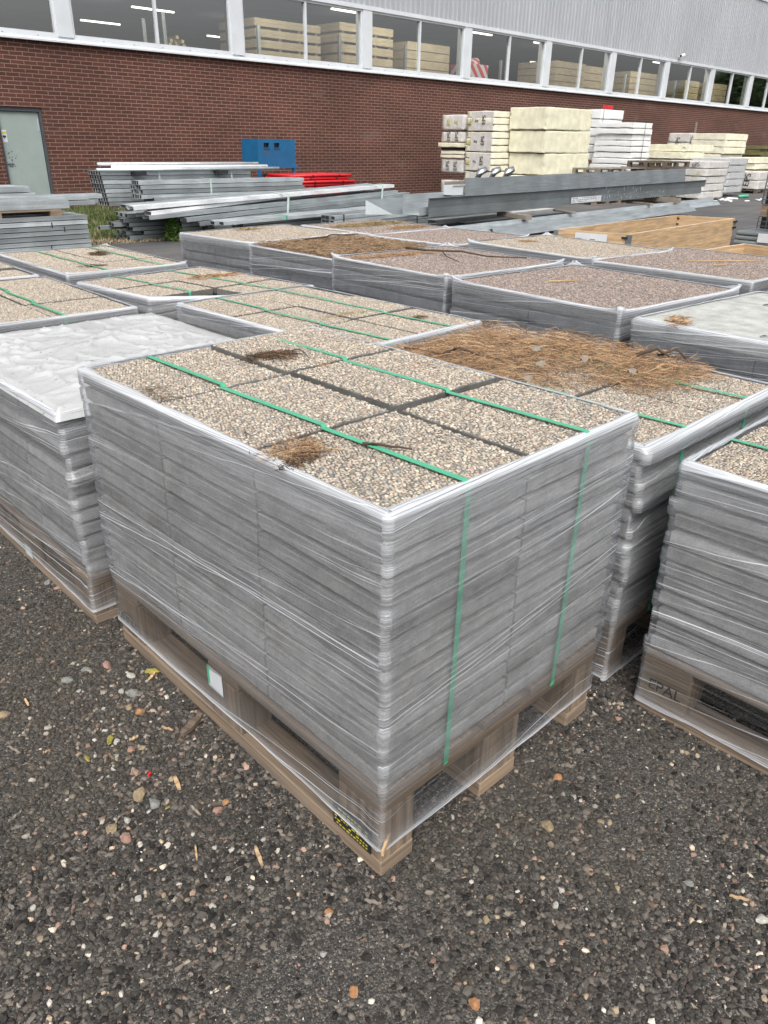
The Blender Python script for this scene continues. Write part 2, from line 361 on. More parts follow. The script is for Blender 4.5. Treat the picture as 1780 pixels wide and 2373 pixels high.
# ------------------------------------------------------------------ pallet
def wooden_pallet(root, w, l, h, mat='pal', fine=True, label=None):
    """w along x, l along y, runners along y"""
    k = h/.24; bv = .004 if fine else 0
    zr = .045*k; zb = zr+.14*k; zc = zb+.027*k; bw = .10*min(1, w/.8)
    t = bpy.data.objects.new('wooden_pallet', None); COL.objects.link(t); t.parent = root
    xs = (0, w/2-bw*.7, w-bw)
    for i, x in enumerate(xs):
        ww = bw if i != 1 else bw*1.4
        MB().box(x, 0, 0, x+ww, l, zr).build('bottom_runner', mat, t, bevel=bv)
        for y in (.001, l/2-.07, l-.141):
            MB().box(x+.001, y, zr, x+ww-.001, y+.14, zb).build('block', mat, t, bevel=bv)
    for y in (0, l/2-.07, l-.14): MB().box(0, y, zb, w, y+.14, zc).build('stringer_board', mat, t, bevel=bv)
    for x0, x1 in ((0, .145), (.19, .29), (w/2-.07, w/2+.07), (w-.29, w-.19), (w-.145, w)):
        MB().box(x0, 0, zc, x1, l, h).build('deck_board', mat, t, bevel=bv)
    return t

def mnoise(x, y, z=0): return mn.noise(Vector((x, y, z)))
def film(root, poly, z0, ztop, zslab, ch, jit, ds=.035, mat='film', rim=.024, seed=0, rimd=.68, ear=.0, hem=True, slack=.004):
    """closed sheet wound round the load; poly ccw list of (x,y[,top z])"""
    pts = []; n = len(poly)
    tops = [p[2] if len(p) > 2 else ztop for p in poly]
    cornd = []
    R = .006
    for i in range(n):
        a = Vector(poly[i][:2]); p = Vector(poly[i-1][:2]); q = Vector(poly[(i+1) % n][:2])
        d0 = (a-p).normalized(); d1 = (q-a).normalized()
        n0 = Vector((d0.y, -d0.x)); n1 = Vector((d1.y, -d1.x))
        for t in (0, .5, 1):
            nn = (n0*(1-t)+n1*t).normalized(); base = a-(n0+n1).normalized()*.003*1.414
            pts.append((base+nn*.0105, nn, 0., tops[i], 0))
        L_ = (q-a).length; m = max(2, int(L_/ds))
        for f in [.006/L_, .014/L_]+[k/m for k in range(1, m)]+[1-.014/L_, 1-.006/L_]:
            pts.append((a+d1*L_*f+n1*.0075, n1, min(f, 1-f)*L_, tops[i]*(1-f)+tops[(i+1) % n]*f, f))
    N = len(pts); per = [0]
    for k in range(N): per.append(per[-1]+(pts[(k+1) % N][0]-pts[k][0]).length)
    zs = [z0]
    z = z0+.015
    while z < zslab-.01: zs.append(z); z += .022
    nc = max(1, int(round((ztop-zslab)/ch)))
    for c in range(nc):
        zz = zslab+c*ch; zs += [zz+.001, zz+ch*.14, zz+ch*.5, zz+ch*.86]
    zs = [q for q in zs if q < ztop-.012]+[ztop-.010, ztop-.001]
    V = []; D = []; UV = []
    for z in zs:
        fz = (z-z0)/(ztop-z0)
        c = int((z-zslab)/ch+1e-6) if z >= zslab-.002 else -1
        injoint = c >= 0 and abs((z-zslab)-c*ch) < ch*.08
        for k, (p, nn, cd, tp, fr) in enumerate(pts):
            zz = z0+(tp-z0)*fz; off = 0
            if c >= 0 and c < len(jit): off += nn.x*jit[c][0]+nn.y*jit[c][1]
            if injoint: off -= (.0065*math.exp(-cd/.012)+.0003)*max(.35, .6+.7*math.sin(c*2.3+seed))
            if c < 0: off -= .004+.006*(1 if cd > .05 else .2)*math.sin(min(1, (zslab-z)/(zslab-z0))*math.pi)
            off += .004+slack*.5*mnoise(per[k]*2+seed, zz*5, seed)+slack*.25*mnoise(per[k]*9, zz*40, seed+5)
            if z == z0: zz += .018*mnoise(per[k]*1.5, seed, 3)+.006*mnoise(per[k]*8, seed, 9)
            q = p+nn*off; V.append((q.x, q.y, zz)); UV.append((per[k], zz+seed*.37))
            dd = 0
            top = (ztop-z); dd += rimd*.6*math.exp(-top/.006)+.30*math.exp(-top/.06)
            if hem: dd += .75*math.exp(-(z-z0)/.008)+.15*math.exp(-(z-z0)/.05)
            dd += .12*math.exp(-cd/.006)+.35*math.exp(-cd/.02)*max(0, mnoise(zz*45, seed, 3))-(.17 if z < zslab-.01 else 0)  # corner noise whitens the film as painted glints
            D.append(dd)
    # rim folded onto the top
    for fi, (fr_, rz) in enumerate(((.012, .003), (.5, .0035), (1., .003))):
        for k, (p, nn, cd, tp, fr) in enumerate(pts):
            w_ = rim*(.55+.7*abs(mnoise(per[k]*4, seed, 8))+.5*math.exp(-cd/.06))
            ins = .004 if fi == 0 else w_*fr_
            e = ear*math.exp(-cd/.03) if fi < 2 else 0
            q = p-nn*ins+nn*e*.8; V.append((q.x, q.y, tp+rz+e+.0015*mnoise(per[k]*20, seed, fi)+(.001 if fi == 1 else 0)))
            UV.append((per[k], ztop+seed*.37+ins)); D.append(rimd if fi < 2 else rimd*.35)
    Rn = len(V)//N; Fc = []
    for r in range(Rn-1):
        for k in range(N): Fc.append((r*N+k, r*N+(k+1) % N, (r+1)*N+(k+1) % N, (r+1)*N+k))
    me = bpy.data.meshes.new('stretch_film'); me.from_pydata(V, [], Fc); me.materials.append(MAT[mat])
    u = me.uv_layers.new(name='UVMap'); L2 = []
    for f in Fc:
        for j, vi in enumerate(f):
            x, y = UV[vi]
            if vi % N == 0 and j in (1, 2): x = per[N]
            L2 += [x, y]
    u.data.foreach_set('uv', L2)
    a = me.attributes.new('dens_glint', 'FLOAT', 'POINT'); a.data.foreach_set('value', D)
    me.polygons.foreach_set('use_smooth', [True]*len(Fc))
    return link('stretch_film', me, root)

def strap_mesh(root, path, wdt=.0145, mat='strap', side=Vector((1, 0, 0)), name='strap'):
    b = MB(); t = .0012; ps = [Vector(p) for p in path]
    for i in range(len(ps)-1):
        a, c = ps[i], ps[i+1]; d = (c-a).normalized(); nn = d.cross(side).normalized()*t; s2 = side*wdt/2
        A = [a-s2, a+s2, a+s2+nn, a-s2+nn]; B = [q+(c-a) for q in A]
        for j in range(4): b.quad([A[j], A[(j+1) % 4], B[(j+1) % 4], B[j]])
    return b.build(name, mat, root)

def slab_load(label, X, Y, yaw, W_, L_, H, kind, nx, ny, ph=.22, near=False, straps=(), miss=(), poly=None, seed=0, palmat='pal', films=True, filmz=.085, ear=.0, group=None, jitter=.003):
    root = thing('paving_slab_pallet', label, 'slab pallet', (X, Y, 0), yaw, group)
    ch = LH if kind == 'mix' else BH
    nc = int(round((H-ph)/ch)); ph = H-nc*ch
    wooden_pallet(root, W_, L_, ph, palmat, near)
    R_ = random.Random(seed); jit = [(R_.gauss(0, jitter), R_.gauss(0, jitter)) for _ in range(nc)]
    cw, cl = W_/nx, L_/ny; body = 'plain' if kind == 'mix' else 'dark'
    for c in range(nc):
        for i in range(nx):
            for j in range(ny):
                if (i, j) in miss: continue
                topc = c == nc-1
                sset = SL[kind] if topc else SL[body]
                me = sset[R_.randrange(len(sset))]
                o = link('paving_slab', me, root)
                sw = .998 if kind == 'flat' and topc else (.394 if kind == 'mix' else .498)
                if kind == 'flat' and topc:
                    if (i, j) != (0, 0): bpy.data.objects.remove(o); continue
                    o.scale = (W_/.998, L_/.998, 1); o.location = (jit[c][0], jit[c][1], ph+c*ch); continue
                o.scale = ((cw-.006)/sw if abs(cw-sw) > .01 else 1, (cl-.006)/sw if abs(cl-sw) > .01 else 1, 1)
                gx = (cw-sw*o.scale[0])/2; gy = (cl-sw*o.scale[1])/2
                dx, dy = jit[c]; tz = 0
                if topc and kind == 'mix': dx += R_.uniform(-.002, .002); dy += R_.uniform(-.003, .003); tz = R_.uniform(-.005, .005); o.rotation_euler = (R_.uniform(-.006, .006), R_.uniform(-.006, .006), R_.uniform(-.008, .008))
                if topc and kind == 'mix':
                    g_ = R_.uniform(.979, .986) if (i == 1 or seed != 1) else R_.uniform(.984, .99); o.scale = (o.scale[0]*g_, o.scale[1]*g_, 1); gx += .197*(1-g_); gy += .197*(1-g_)
                    if seed == 1: tz = (.001, .002, -.002, .0, .006, .004)[i*3+j]-(.004 if c < nc-1 else 0); dx += (0, 0, 0, .006, .006, .0)[i*3+j]; dy += (0, -.004, .004, -.004, .0, .006)[i*3+j]
                o.location = (i*cw+gx+dx, j*cl+gy+dy, ph+c*ch+tz)
    P = poly or [(0, 0), (W_, 0), (W_, L_), (0, L_)]
    if films: film(root, P, filmz, H+.002, ph, ch, jit, .03 if near else .06, 'film' if near else 'film_far', seed=seed*3.1+1, ear=ear)
    for sx in straps:
        R2 = random.Random(int(sx*100)+seed); path = [(sx-.012, -.0062, ph-.03), (sx-.004, -.0062, H-.35), (sx+.001, -.006, H-.02), (sx, -.004, H+.004), (sx, .006, H+.0085)]
        for j in range(1, ny):
            y = j*cl; k = R2.uniform(.012, .02); sx -= R2.uniform(.012, .018)
            path += [(sx, y-.012, H+.0085), (sx+k*.25, y-.003, H+.0055), (sx+k*.8, y+.003, H+.003), (sx+k, y+.010, H+.0085)]; sx += k
        path += [(sx, L_-.006, H+.004), (sx, L_+.003, H-.02), (sx, L_+.003, ph-.03)]
        strap_mesh(root, path)
    return root

# ------------------------------------------------------------------ ground
def mat_ground():
    b = NB('worn asphalt with grit'); c = b.coord()
    vo = b.n('ShaderNodeTexVoronoi'); vo.inputs['Scale'].default_value = 150; b.L(c, vo.inputs['Vector'])
    vo2 = b.n('ShaderNodeTexVoronoi'); vo2.inputs['Scale'].default_value = 420; b.L(c, vo2.inputs['Vector'])
    sep = b.n('ShaderNodeSeparateColor'); b.L(vo.outputs['Color'], sep.inputs[0])
    sep2 = b.n('ShaderNodeSeparateColor'); b.L(vo2.outputs['Color'], sep2.inputs[0])
    base = b.ramp(sep.outputs[0], [(0, (.03, .029, .028)), (.6, (.052, .05, .047)), (.85, (.085, .078, .07)), (.94, (.24, .2, .17)), (1, (.3, .27, .23))])
    fine = b.ramp(sep2.outputs[0], [(0, (.032, .031, .03)), (.75, (.065, .061, .056)), (.95, (.3, .27, .24))])
    col = b.mix(.5, base, fine)
    dust = b.mr(b.noise(c, 1.6, 5, .6), .45, .7); col = b.mix(b.math('MULTIPLY', dust, .4), col, (.08, .072, .060))
    big = b.noise(c, .35, 4); col = b.mix(1, col, b.ramp(big, [(.3, .85), (.7, 1.2)]), 'MULTIPLY')
    h = b.math('ADD', b.math('MULTIPLY', vo.outputs['Distance'], -1.), b.math('MULTIPLY', vo2.outputs['Distance'], -.4))
    b.pbr(col, .9, 0, b.bump(h, .7, .006), .3); return b.m
MAT['ground'] = mat_ground()
b = NB('smooth driven asphalt'); c = b.coord(); n = b.noise(c, 140, 4); n2 = b.noise(c, .8, 5); n3 = b.noise(b.map(c, (.4, 3, 1)), 1.2, 4)
b.pbr(b.mix(1, b.mix(b.mr(n2, .35, .65), (.085, .085, .088), (.125, .12, .115)), b.math('MULTIPLY', b.mr(n, .3, .7, .75, 1.25), b.mr(n3, .3, .7, .85, 1.15)), 'MULTIPLY'), .85, 0, b.bump(n, .4, .004), .35); MAT['asphalt'] = b.m
gb = MB(); gb.quad([(-150, -150, 0), (250, -150, 0), (250, 250, 0), (-150, 250, 0)])
tag(gb.build('ground', 'ground', fixn=False), kind='structure')
gb = MB(); gb.quad([(1.5, 5.3, .004), (60, 3.6, .004), (60, 16.9, .004), (13.5, 16.9, .004), (9, 12.5, .004), (5.6, 10.7, .004), (1.0, 10.9, .004)], [(0, 0)]*7)
tag(gb.build('asphalt_road', 'asphalt', fixn=False), kind='structure')

# loose gravel, one uncountable layer
def in_rect(P, X, Y, W_, L_, m): return (P[:, 0] > X+m) & (P[:, 0] < X+W_-m) & (P[:, 1] > Y+m) & (P[:, 1] < Y+L_-m)
def visible(P, pad=60):
    q = P-np.array(CAMP); z = q@np.array(fw); x = F_PX*(q@np.array(rt))/z+890; y = -F_PX*(q@np.array(upv))/z+1186.5
    return (z > .1) & (x > -pad) & (x < 1780+pad) & (y > -pad) & (y < 2373+pad*2)
def gravel(n, x0, x1, y0, y1, r0_, r1_, pal, lightf, seed, keep=None):
    P = np.c_[rng.uniform(x0, x1, n), rng.uniform(y0, y1, n), np.zeros(n)]
    P = P[visible(P, 260)]
    m = ~in_rect(P, 0, 0, .8, 1.2, .2) & ~in_rect(P, -.03, 1.3, .86, 1.1, .2) & ~in_rect(P, .94, .04, .84, 1.13, .2) & ~in_rect(P, .93, -1.28, .9, 1.19, .2)
    P = P[m]
    d = np.array([mn.noise(Vector((p[0]*1.7+3, p[1]*1.7, 2)))+.5*mn.noise(Vector((p[0]*5, p[1]*5, 7))) for p in P])
    if keep is not None: P = P[rng.uniform(0, 1, len(P)) < np.clip(keep+d*1.5, .12, 1)]
    R = np.exp(rng.uniform(np.log(r0_), np.log(r1_), len(P)))
    P[:, 2] = R*rng.uniform(-.1, .35, len(P))
    c1 = PAL_GR[rng.integers(0, len(PAL_GR), len(P))]; c2 = PAL_GR2[rng.integers(0, len(PAL_GR2), len(P))]
    cc = np.where((rng.uniform(0, 1, len(P)) < lightf)[:, None], c2, c1)*rng.uniform(.45, 1.5, (len(P), 1))
    d2 = np.clip(np.array([mn.noise(Vector((p[0]*1.3+9, p[1]*1.3, 12)))+.5*mn.noise(Vector((p[0]*4, p[1]*4, 17))) for p in P])*1.3, 0, .5)[:, None]
    cc = cc*(1-d2)+d2*np.array([.085, .076, .064]); cc = cc*np.array([1.0, .98, .93])
    return stones(P, R, (.45, .85), .2, cc)
parts = [gravel(125000, -1.3, 2.6, -1.3, 1.6, .0028, .0078, None, .06, 1, .85), gravel(24000, -1.3, 2.6, -1.3, 1.6, .006, .0105, None, .06, 2, .85),
         gravel(75000, -1.3, 2.4, -1.3, 3.2, .0012, .0028, None, .30, 3), gravel(26000, -1.2, 1.2, .9, 4.2, .003, .007, None, .07, 4, .8)]
def cluster(n, cx, cy, sr, r0_, r1_):
    P = np.c_[rng.normal(cx, sr*.8, n), rng.normal(cy, sr*1.2, n), np.zeros(n)]; P = P[~in_rect(P, 0, 0, .8, 1.2, .0) & ~in_rect(P, -.03, 1.3, .86, 1.1, .0)]
    R = np.exp(rng.uniform(np.log(r0_), np.log(r1_), len(P))); P[:, 2] = R*rng.uniform(.1, .4, len(P)); c2 = PAL_GR2[rng.integers(0, len(PAL_GR2), len(P))]*rng.uniform(.5, 1.0, (len(P), 1)); return stones(P, R, (.45, .85), .22, c2)
parts += [cluster(330, -.16, .82, .15, .0035, .0095), cluster(220, -.35, .35, .22, .003, .008), cluster(160, .5, -.25, .3, .003, .008)]
o_ = 0; VV = []; FF = []; CC = []
for v_, f_, c_ in parts: VV.append(v_); FF.append(f_+o_); CC.append(c_); o_ += len(v_)
gm = rawmesh('gravel', np.vstack(VV), np.vstack(FF), ['gravel'], np.vstack(CC), None, False)
tag(link('gravel', gm), 'dark loose gravel and grit spread over the yard in the foreground', 'gravel', kind='stuff')

# ------------------------------------------------------------------ the pallets of slabs
G1 = 'film-wrapped pallets of washed-gravel slabs with green straps'; G2 = 'film-wrapped pallets of large slabs in the middle of the yard'
A = slab_load('nearest film-wrapped pallet of pebbled slabs, two green straps and two small debris clumps on top', 0, 0, 0, .8, 1.2, .88, 'mix', 2, 3, .24, True, (.2, .6), seed=1, group=G1, jitter=.0015)
B = slab_load('film-wrapped slab pallet covered by a crumpled white plastic sheet, left of the nearest pallet', -.03, 1.33, 0, .86, 1.06, .73, 'mix', 2, 3, .2, True, (), seed=2, group=G1, filmz=.05, jitter=.005)
Cc = slab_load('strapped pebble slab pallet directly behind the nearest pallet', 1.12, 1.37, .03, .8, 1.24, .72, 'mix', 2, 3, .19, True, (.22, .6), seed=3, group=G1, jitter=.003)
D_ = slab_load('strapped slab pallet half buried under a brown pile of pine needles', .945, .035, 0, .85, 1.14, .75, 'mix', 2, 3, .2, True, (.22, .62), seed=4, group=G1, filmz=.02, jitter=.006)
E_ = slab_load('slab pallet cut off by the right edge, bare block with stamped letters at its foot', .93, -1.28, 0, .9, 1.20, .75, 'mix', 2, 3, .2, True, (.24, .66), seed=5, group=G1, filmz=.03, jitter=.004)
F_ = slab_load('strapped slab pallet far left by the grass, dark clump near its back edge', 1.08, 3.9, 0, .8, 1.17, .70, 'mix', 2, 3, .18, False, (.26, .64), seed=6, group=G1, ear=.012)
G_ = slab_load('strapped slab pallet on the left edge, just behind the white plastic sheet', .13, 2.76, -.02, .8, 1.17, .70, 'mix', 2, 3, .18, False, (.45,), seed=7, group=G1)
H_ = slab_load('slab pallet on the left edge carrying a dark heap of leaves, mostly out of frame', .12, 3.99, -.01, .82, 1.1, .70, 'mix', 2, 3, .18, False, (.45,), seed=8, group=G1)
I_ = slab_load('strapped slab pallet with its front corner slab missing under the film', 1.14, 2.59, .12, .86, 1.02, .70, 'mix', 2, 3, .18, False, (.62,), miss=((0, 0),), poly=[(.43, 0), (.86, 0), (.86, 1.02), (0, 1.02), (0, .335)], seed=9, group=G1)
strap_mesh(I_, [(.25, .330, .40), (.25, .330, .695), (.25, .345, .709), (.235, .68, .709), (.25, .70, .709), (.24, 1.01, .709)])
J_ = slab_load('beige topped slab pallet at the back left of the middle group', 2.62, 4.22, .08, 1.12, .9, .75, 'beige', 2, 2, .15, False, seed=10, group=G2)
K_ = slab_load('slab pallet whose top is entirely covered with brown pine litter', 2.53, 3.15, .0, 1.02, .95, .75, 'pink', 2, 2, .15, False, seed=11, group=G2)
M_ = slab_load('pinkish slab pallet with a branch and a strip of litter across its back corner', 2.33, 1.98, -.05, 1.0, .99, .80, 'pink', 2, 2, .17, False, seed=12, group=G2, ear=.02)
N_ = slab_load('clean reddish slab pallet in the centre with one thin splinter on top', 2.23, .88, -.07, 1.01, 1.02, .80, 'pink', 2, 2, .17, False, seed=13, group=G2, ear=.022)
O_ = slab_load('pallet of plain smooth grey concrete slabs at the right edge', 2.12, -.27, -.06, 1.08, 1.05, .80, 'flat', 2, 2, .17, False, seed=14, group=G2)
P_ = slab_load('beige slab pallet in front of the long timber frame, one oval bare spot on top', 3.6, 1.88, -.09, .86, 1.12, .80, 'beige', 2, 2, .17, False, seed=15, group=G2, ear=.02)
Q_ = slab_load('pink slab pallet at the right edge below the timber frames', 3.55, .86, -.01, 1.13, .99, .80, 'pink', 2, 2, .17, False, seed=16, group=G2)
L1 = slab_load('farthest slab pallet with greenish litter along its back edge', 3.77, 4.1, 0, .98, .97, .75, 'pink', 2, 2, .15, False, seed=17, group=G2)
L2 = slab_load('dull pink slab pallet between the litter covered back row and the grey steel channel', 3.76, 3.2, .06, 1.02, .9, .75, 'pink', 2, 2, .15, False, seed=18, group=G2, ear=.015)

# crumpled cover sheet on pallet B
N1, N2 = 110, 130; V = []; 
for j in range(N2+1):
    for i in range(N1+1):
        x, y = i/N1, j/N2; X = -.02+x*.90; Y = -.02+y*1.10
        e = min(x, 1-x)*.86; e2 = min(y, 1-y)*1.06; ed = min(e, e2)
        r = mn.fractal(Vector((X*3.1, Y*3.1, 4)), 1, 2, 3); rd = 1-abs(mn.noise(Vector((X*5+Y*1.5, Y*4-X, 1)))*2)
        rd2 = 1-abs(mn.noise(Vector((X*13+2, Y*11+X*5, 3)))*2); rd3 = 1-abs(mn.noise(Vector((X*30, Y*26-X*9, 6)))*2)
        q1 = 1-abs(mn.noise(Vector((X*2.2+Y*1.2+.25*r, Y*7-X*2, 11)))*2.2); q2 = 1-abs(mn.noise(Vector((X*9+Y*5+.3*r, Y*2.5-X*4, 17)))*2.2); q3 = 1-abs(mn.noise(Vector((X*5-Y*16, Y*3+X*3+.2*r, 23)))*2.2)
        z = .734+.008+min(1, ed/.10)*(.004*r+.011*max(0, q1)**5+.009*max(0, q2)**7+.002*max(0, q3)**4+.0012*max(0, rd2)**5)+.012*min(1, ed/.25)
        if ed < .02: z -= (.02-ed)*1.6
        V.append((X, Y, z))
Fq = [(j*(N1+1)+i, j*(N1+1)+i+1, (j+1)*(N1+1)+i+1, (j+1)*(N1+1)+i) for j in range(N2) for i in range(N1)]
me = bpy.data.meshes.new('cover_sheet'); me.from_pydata(V, [], Fq); me.polygons.foreach_set('use_smooth', [True]*len(Fq))
b = NB('milky cover plastic'); c = b.coord(); n = b.noise(c, 9, 6, .6, 1.5); sp = b.noise(c, 75, 3); dirt = b.mr(b.noise(c, 4, 5), .5, .72)
cl = b.mix(b.math('MULTIPLY', dirt, .25), (.47, .475, .48), (.33, .315, .30)); cl = b.mix(b.mr(sp, .66, .69, 0, .8), cl, (.08, .07, .06))
b.pbr(cl, .3, 0, b.bump(n, .35, .02), .6); MAT['sheet'] = b.m; me.materials.append(b.m)
link('cover_sheet', me, B)

# ------------------------------------------------------------------ litter
NP_ = np.array([1.05, .93, .84])*np.array([(.33, .235, .14), (.26, .175, .10), (.41, .30, .185), (.19, .125, .08), (.47, .37, .25), (.12, .08, .055)])
def needles(name, label, P, ln, w, pal=NP_, lift=.006, cat='pine needles', tilt=.18):
    """P n*3 start points"""
    n = len(P); a = rng.uniform(0, 2*np.pi, n); L_ = rng.uniform(.6, 1.15, n)*ln; t = rng.normal(0, tilt, n); bnd = rng.normal(0, .25, n)
    d1 = np.c_[np.cos(a)*np.cos(t), np.sin(a)*np.cos(t), np.sin(t)]; a2 = a+bnd*1.6
    d2 = np.c_[np.cos(a2)*np.cos(t), np.sin(a2)*np.cos(t), np.sin(t)-.15]
    p0 = P; p1 = P+d1*L_[:, None]*.5; p2 = p1+d2*L_[:, None]*.5
    sd_ = np.c_[-np.sin(a), np.cos(a), np.zeros(n)]*w; uz = np.array([0, 0, w*1.2])
    V = np.stack([p0-sd_, p0+sd_, p0+uz, p1-sd_, p1+sd_, p1+uz, p2-sd_*.3, p2+sd_*.3, p2+uz*.4], 1)
    V[..., 2] = np.maximum(V[..., 2], P[:, None, 2].min()+.0)
    f = []
    for s_ in (0, 3):
        for q in ((0, 1, 4, 3), (1, 2, 5, 4), (2, 0, 3, 5)): f.append([s_+k for k in q])
    Fc = (np.array(f)[None]+(np.arange(n)*9)[:, None, None]).reshape(-1, 4)
    cc = np.repeat(pal[rng.integers(0, len(pal), n)]*rng.uniform(.7, 1.25, (n, 1)), 9, 0)
    me = rawmesh(name, V.reshape(-1, 3), Fc, ['needle'], cc, None, False)
    return tag(link(name, me), label, cat, kind='stuff')
def pile_pts(n, fn, x0, x1, y0, y1, z, hmax):
    out = []
    while len(out) < n:
        x, y = random.uniform(x0, x1), random.uniform(y0, y1); d = fn(x, y)
        if d > 0 and random.random() < min(1, d*1.5): out.append((x, y, z+random.random()**1.3*hmax*min(1, d)))
    return np.array(out)
def w2(root, x, y):
    p = root.matrix_basis @ Vector((x, y, 0)); return p.x, p.y
def dD(x, y):   # needle carpet over the far right half of pallet D
    u = (x-.945)/.85; v = (y-.035)/1.14; e = .30*mnoise(x*6, y*6, 3)+.2*mnoise(x*17, y*17, 5)
    d = min((v-.36)*3, (1.02-v)*7)+e; d2 = min((u-.42)*3.2, (v-.13)*6)+e
    return max(min(d, (u-.02)*20+2), d2) if 0.01 < u < .97 and v < .98 and not (u > .86 and v > .75) else -1
needles('pine_needles', 'thick brown carpet of pine needles over the far half of a strapped slab pallet', pile_pts(9500, dD, .95, 1.78, .1, 1.15, .755, .05), .06, .0008)
def blob(cx, cy, rx, ry, ang=0, k=1.):
    def f(x, y):
        dx, dy = x-cx, y-cy; a = dx*math.cos(ang)+dy*math.sin(ang); b2 = -dx*math.sin(ang)+dy*math.cos(ang)
        return k*(1-math.hypot(a/rx, b2/ry))+.35*mnoise(x*14, y*14, 2)
    return f
DK = np.array([(.09, .055, .035), (.13, .08, .05), (.06, .04, .028), (.2, .13, .075), (.05, .035, .025)])
def litter(label, cx, cy, rx, ry, z, n, h=.012, ln=.04, w=.0009, pal=NP_, ang=0):
    return needles('litter_clump', label, pile_pts(n, blob(cx, cy, rx, ry, ang), cx-rx*1.4, cx+rx*1.4, cy-rx*1.4, cy+rx*1.4, z, h), ln, w, pal, cat='litter clump')
def at(u, v, z=0.):     # photo pixel -> point on the level z
    d = fw+rt*((u-890)/F_PX)-upv*((v-1186.5)/F_PX); t = (z-CAMP.z)/d.z; return CAMP+d*t
litter('dark brown leaf and twig clump near the back joint of the nearest pallet', .47, .965, .085, .05, .885, 420, .014, .035, .0008, DK, -.5)
litter('tan pine needle patch beside the left strap of the nearest pallet', .06, .33, .085, .055, .885, 260, .010, .04, .0006, NP_, 0)
litter('dark soil and needle crumbs at the left rim of the nearest pallet', .045, .29, .075, .03, .885, 240, .006, .018, .0008, DK, .3)
litter('few dry needles by the second strap joint of the nearest pallet', .50, .79, .07, .012, .884, 40, .004, .03, .0006, NP_, .3)
litter('thin brown needles along the rear right rim of the nearest pallet', .72, .62, .05, .03, .884, 25, .003, .03, .0006)
litter('brown speck litter on the near right part of the pallet behind the nearest one', 1.75, 1.62, .06, .03, .723, 90, .012, .03, .001, DK)
litter('green brown litter in the long joint of the pallet behind the nearest one', 1.55, 1.88, .20, .03, .722, 200, .005, .03, .0008, np.array([(.22, .2, .08), (.3, .2, .1)]), -.05)
litter('dark leaf clump near the back edge of the far left strapped pallet', 1.62, 4.62, .09, .05, .705, 260, .02, .05, .0016, DK)
litter('small brown leaf scraps on the front of the far left strapped pallet', 1.35, 4.13, .10, .05, .703, 90, .008, .04, .0016, DK)
litter('dark brown leaf heap at the left image edge', .22, 4.62, .2, .2, .702, 900, .035, .05, .0018, DK)
litter('brown needle patch in the middle of the pallet with the missing corner slab', 1.72, 3.3, .2, .08, .702, 420, .012, .06, .0014, NP_)
litter('moss patch on the back edge of the beige slab pallet', 3.15, 5.02, .16, .05, .753, 220, .01, .05, .002, np.array([(.2, .16, .08), (.3, .22, .12)]))
litter('sparse needles and crumbs strewn over the near left slabs of the nearest pallet', .14, .36, .17, .16, .883, 150, .003, .025, .0006, DK)
litter('sparse crumbs along the left rim of the nearest pallet', .05, .85, .05, .3, .883, 110, .003, .018, .0007, DK)
litter('sparse dark crumbs round the rear joint of the nearest pallet', .5, .95, .2, .14, .883, 130, .003, .02, .0006, DK)
def fullrect(x0, x1, y0, y1, s=.9):
    return lambda x, y: s+.5*mnoise(x*5, y*5, 4)-.25*mnoise(x*13, y*13)
needles('pine_litter', 'brown pine litter covering the whole top of a slab pallet', pile_pts(9000, fullrect(0, 0, 0, 0), 2.57, 3.5, 3.2, 4.06, .753, .03), .05, .0016, NP_*np.array([.72, .76, .82]))
litter('strip of tan litter along the back edge of the pink pallet with the branch', 2.75, 2.78, .42, .045, .803, 900, .008, .05, .0012, NP_, -.15)
litter('greenish brown litter band across the farthest slab pallet', 4.35, 4.75, .5, .14, .753, 1500, .01, .06, .002, np.array([(.2, .15, .07), (.27, .19, .1), (.15, .12, .06)]))
litter('brown litter band on the right half of the farthest slab pallet', 4.45, 4.35, .28, .09, .753, 600, .01, .05, .002, np.array([(.22, .15, .08), (.27, .17, .09)]))
litter('faint brown rim litter on the left edge of the smooth concrete pallet', 2.25, .62, .14, .05, .803, 200, .006, .05, .0012, NP_, .3)
litter('oval brown patch on the beige slab pallet by the timber frame', 4.08, 2.75, .07, .06, .803, 500, .003, .02, .0016, np.array([(.3, .19, .1), (.26, .17, .09)]))

def twig(label, pts, r=.0035, z=.885, name='twig'):
    P = [(x, y, z+h) for x, y, h in pts]; Q = []
    for i in range(len(P)-1):
        a, c = Vector(P[i]), Vector(P[i+1])
        for k in range(4): Q.append(a.lerp(c, k/4)+Vector((random.gauss(0, .0015), random.gauss(0, .0015), abs(random.gauss(0, .001)))))
    Q.append(Vector(P[-1])); n = len(Q)
    return tag(MB().tube(Q, [r*(1-.6*i/n) for i in range(n)], 6).build(name, 'bark', None, True), label, 'twig')
twig('dark twig lying against the left strap of the nearest pallet', [(.178, .262, .006), (.205, .225, .004), (.235, .175, .004)], .0042)
twig('thin curved twig beside the dark clump on the nearest pallet', [(.50, .955, .012), (.535, .925, .015), (.535, .89, .004)], .0025)
twig('forked grey twig on the left part of the needle carpet', [(1.10, 1.06, .03), (1.15, .98, .025), (1.17, .90, .02)], .005, .76)
twig('dark branched cone stalk sticking up on the left of the needle carpet', [(1.12, .90, .045), (1.16, .86, .07), (1.20, .80, .05)], .006, .75)
twig('short dark cone scale piece near the right end of the needle carpet', [(1.62, .45, .05), (1.66, .40, .075), (1.68, .36, .05)], .007, .75)
twig('dark upright cone piece at the right end of the needle carpet', [(1.67, .40, .05), (1.72, .36, .07), (1.735, .33, .045)], .006, .75)
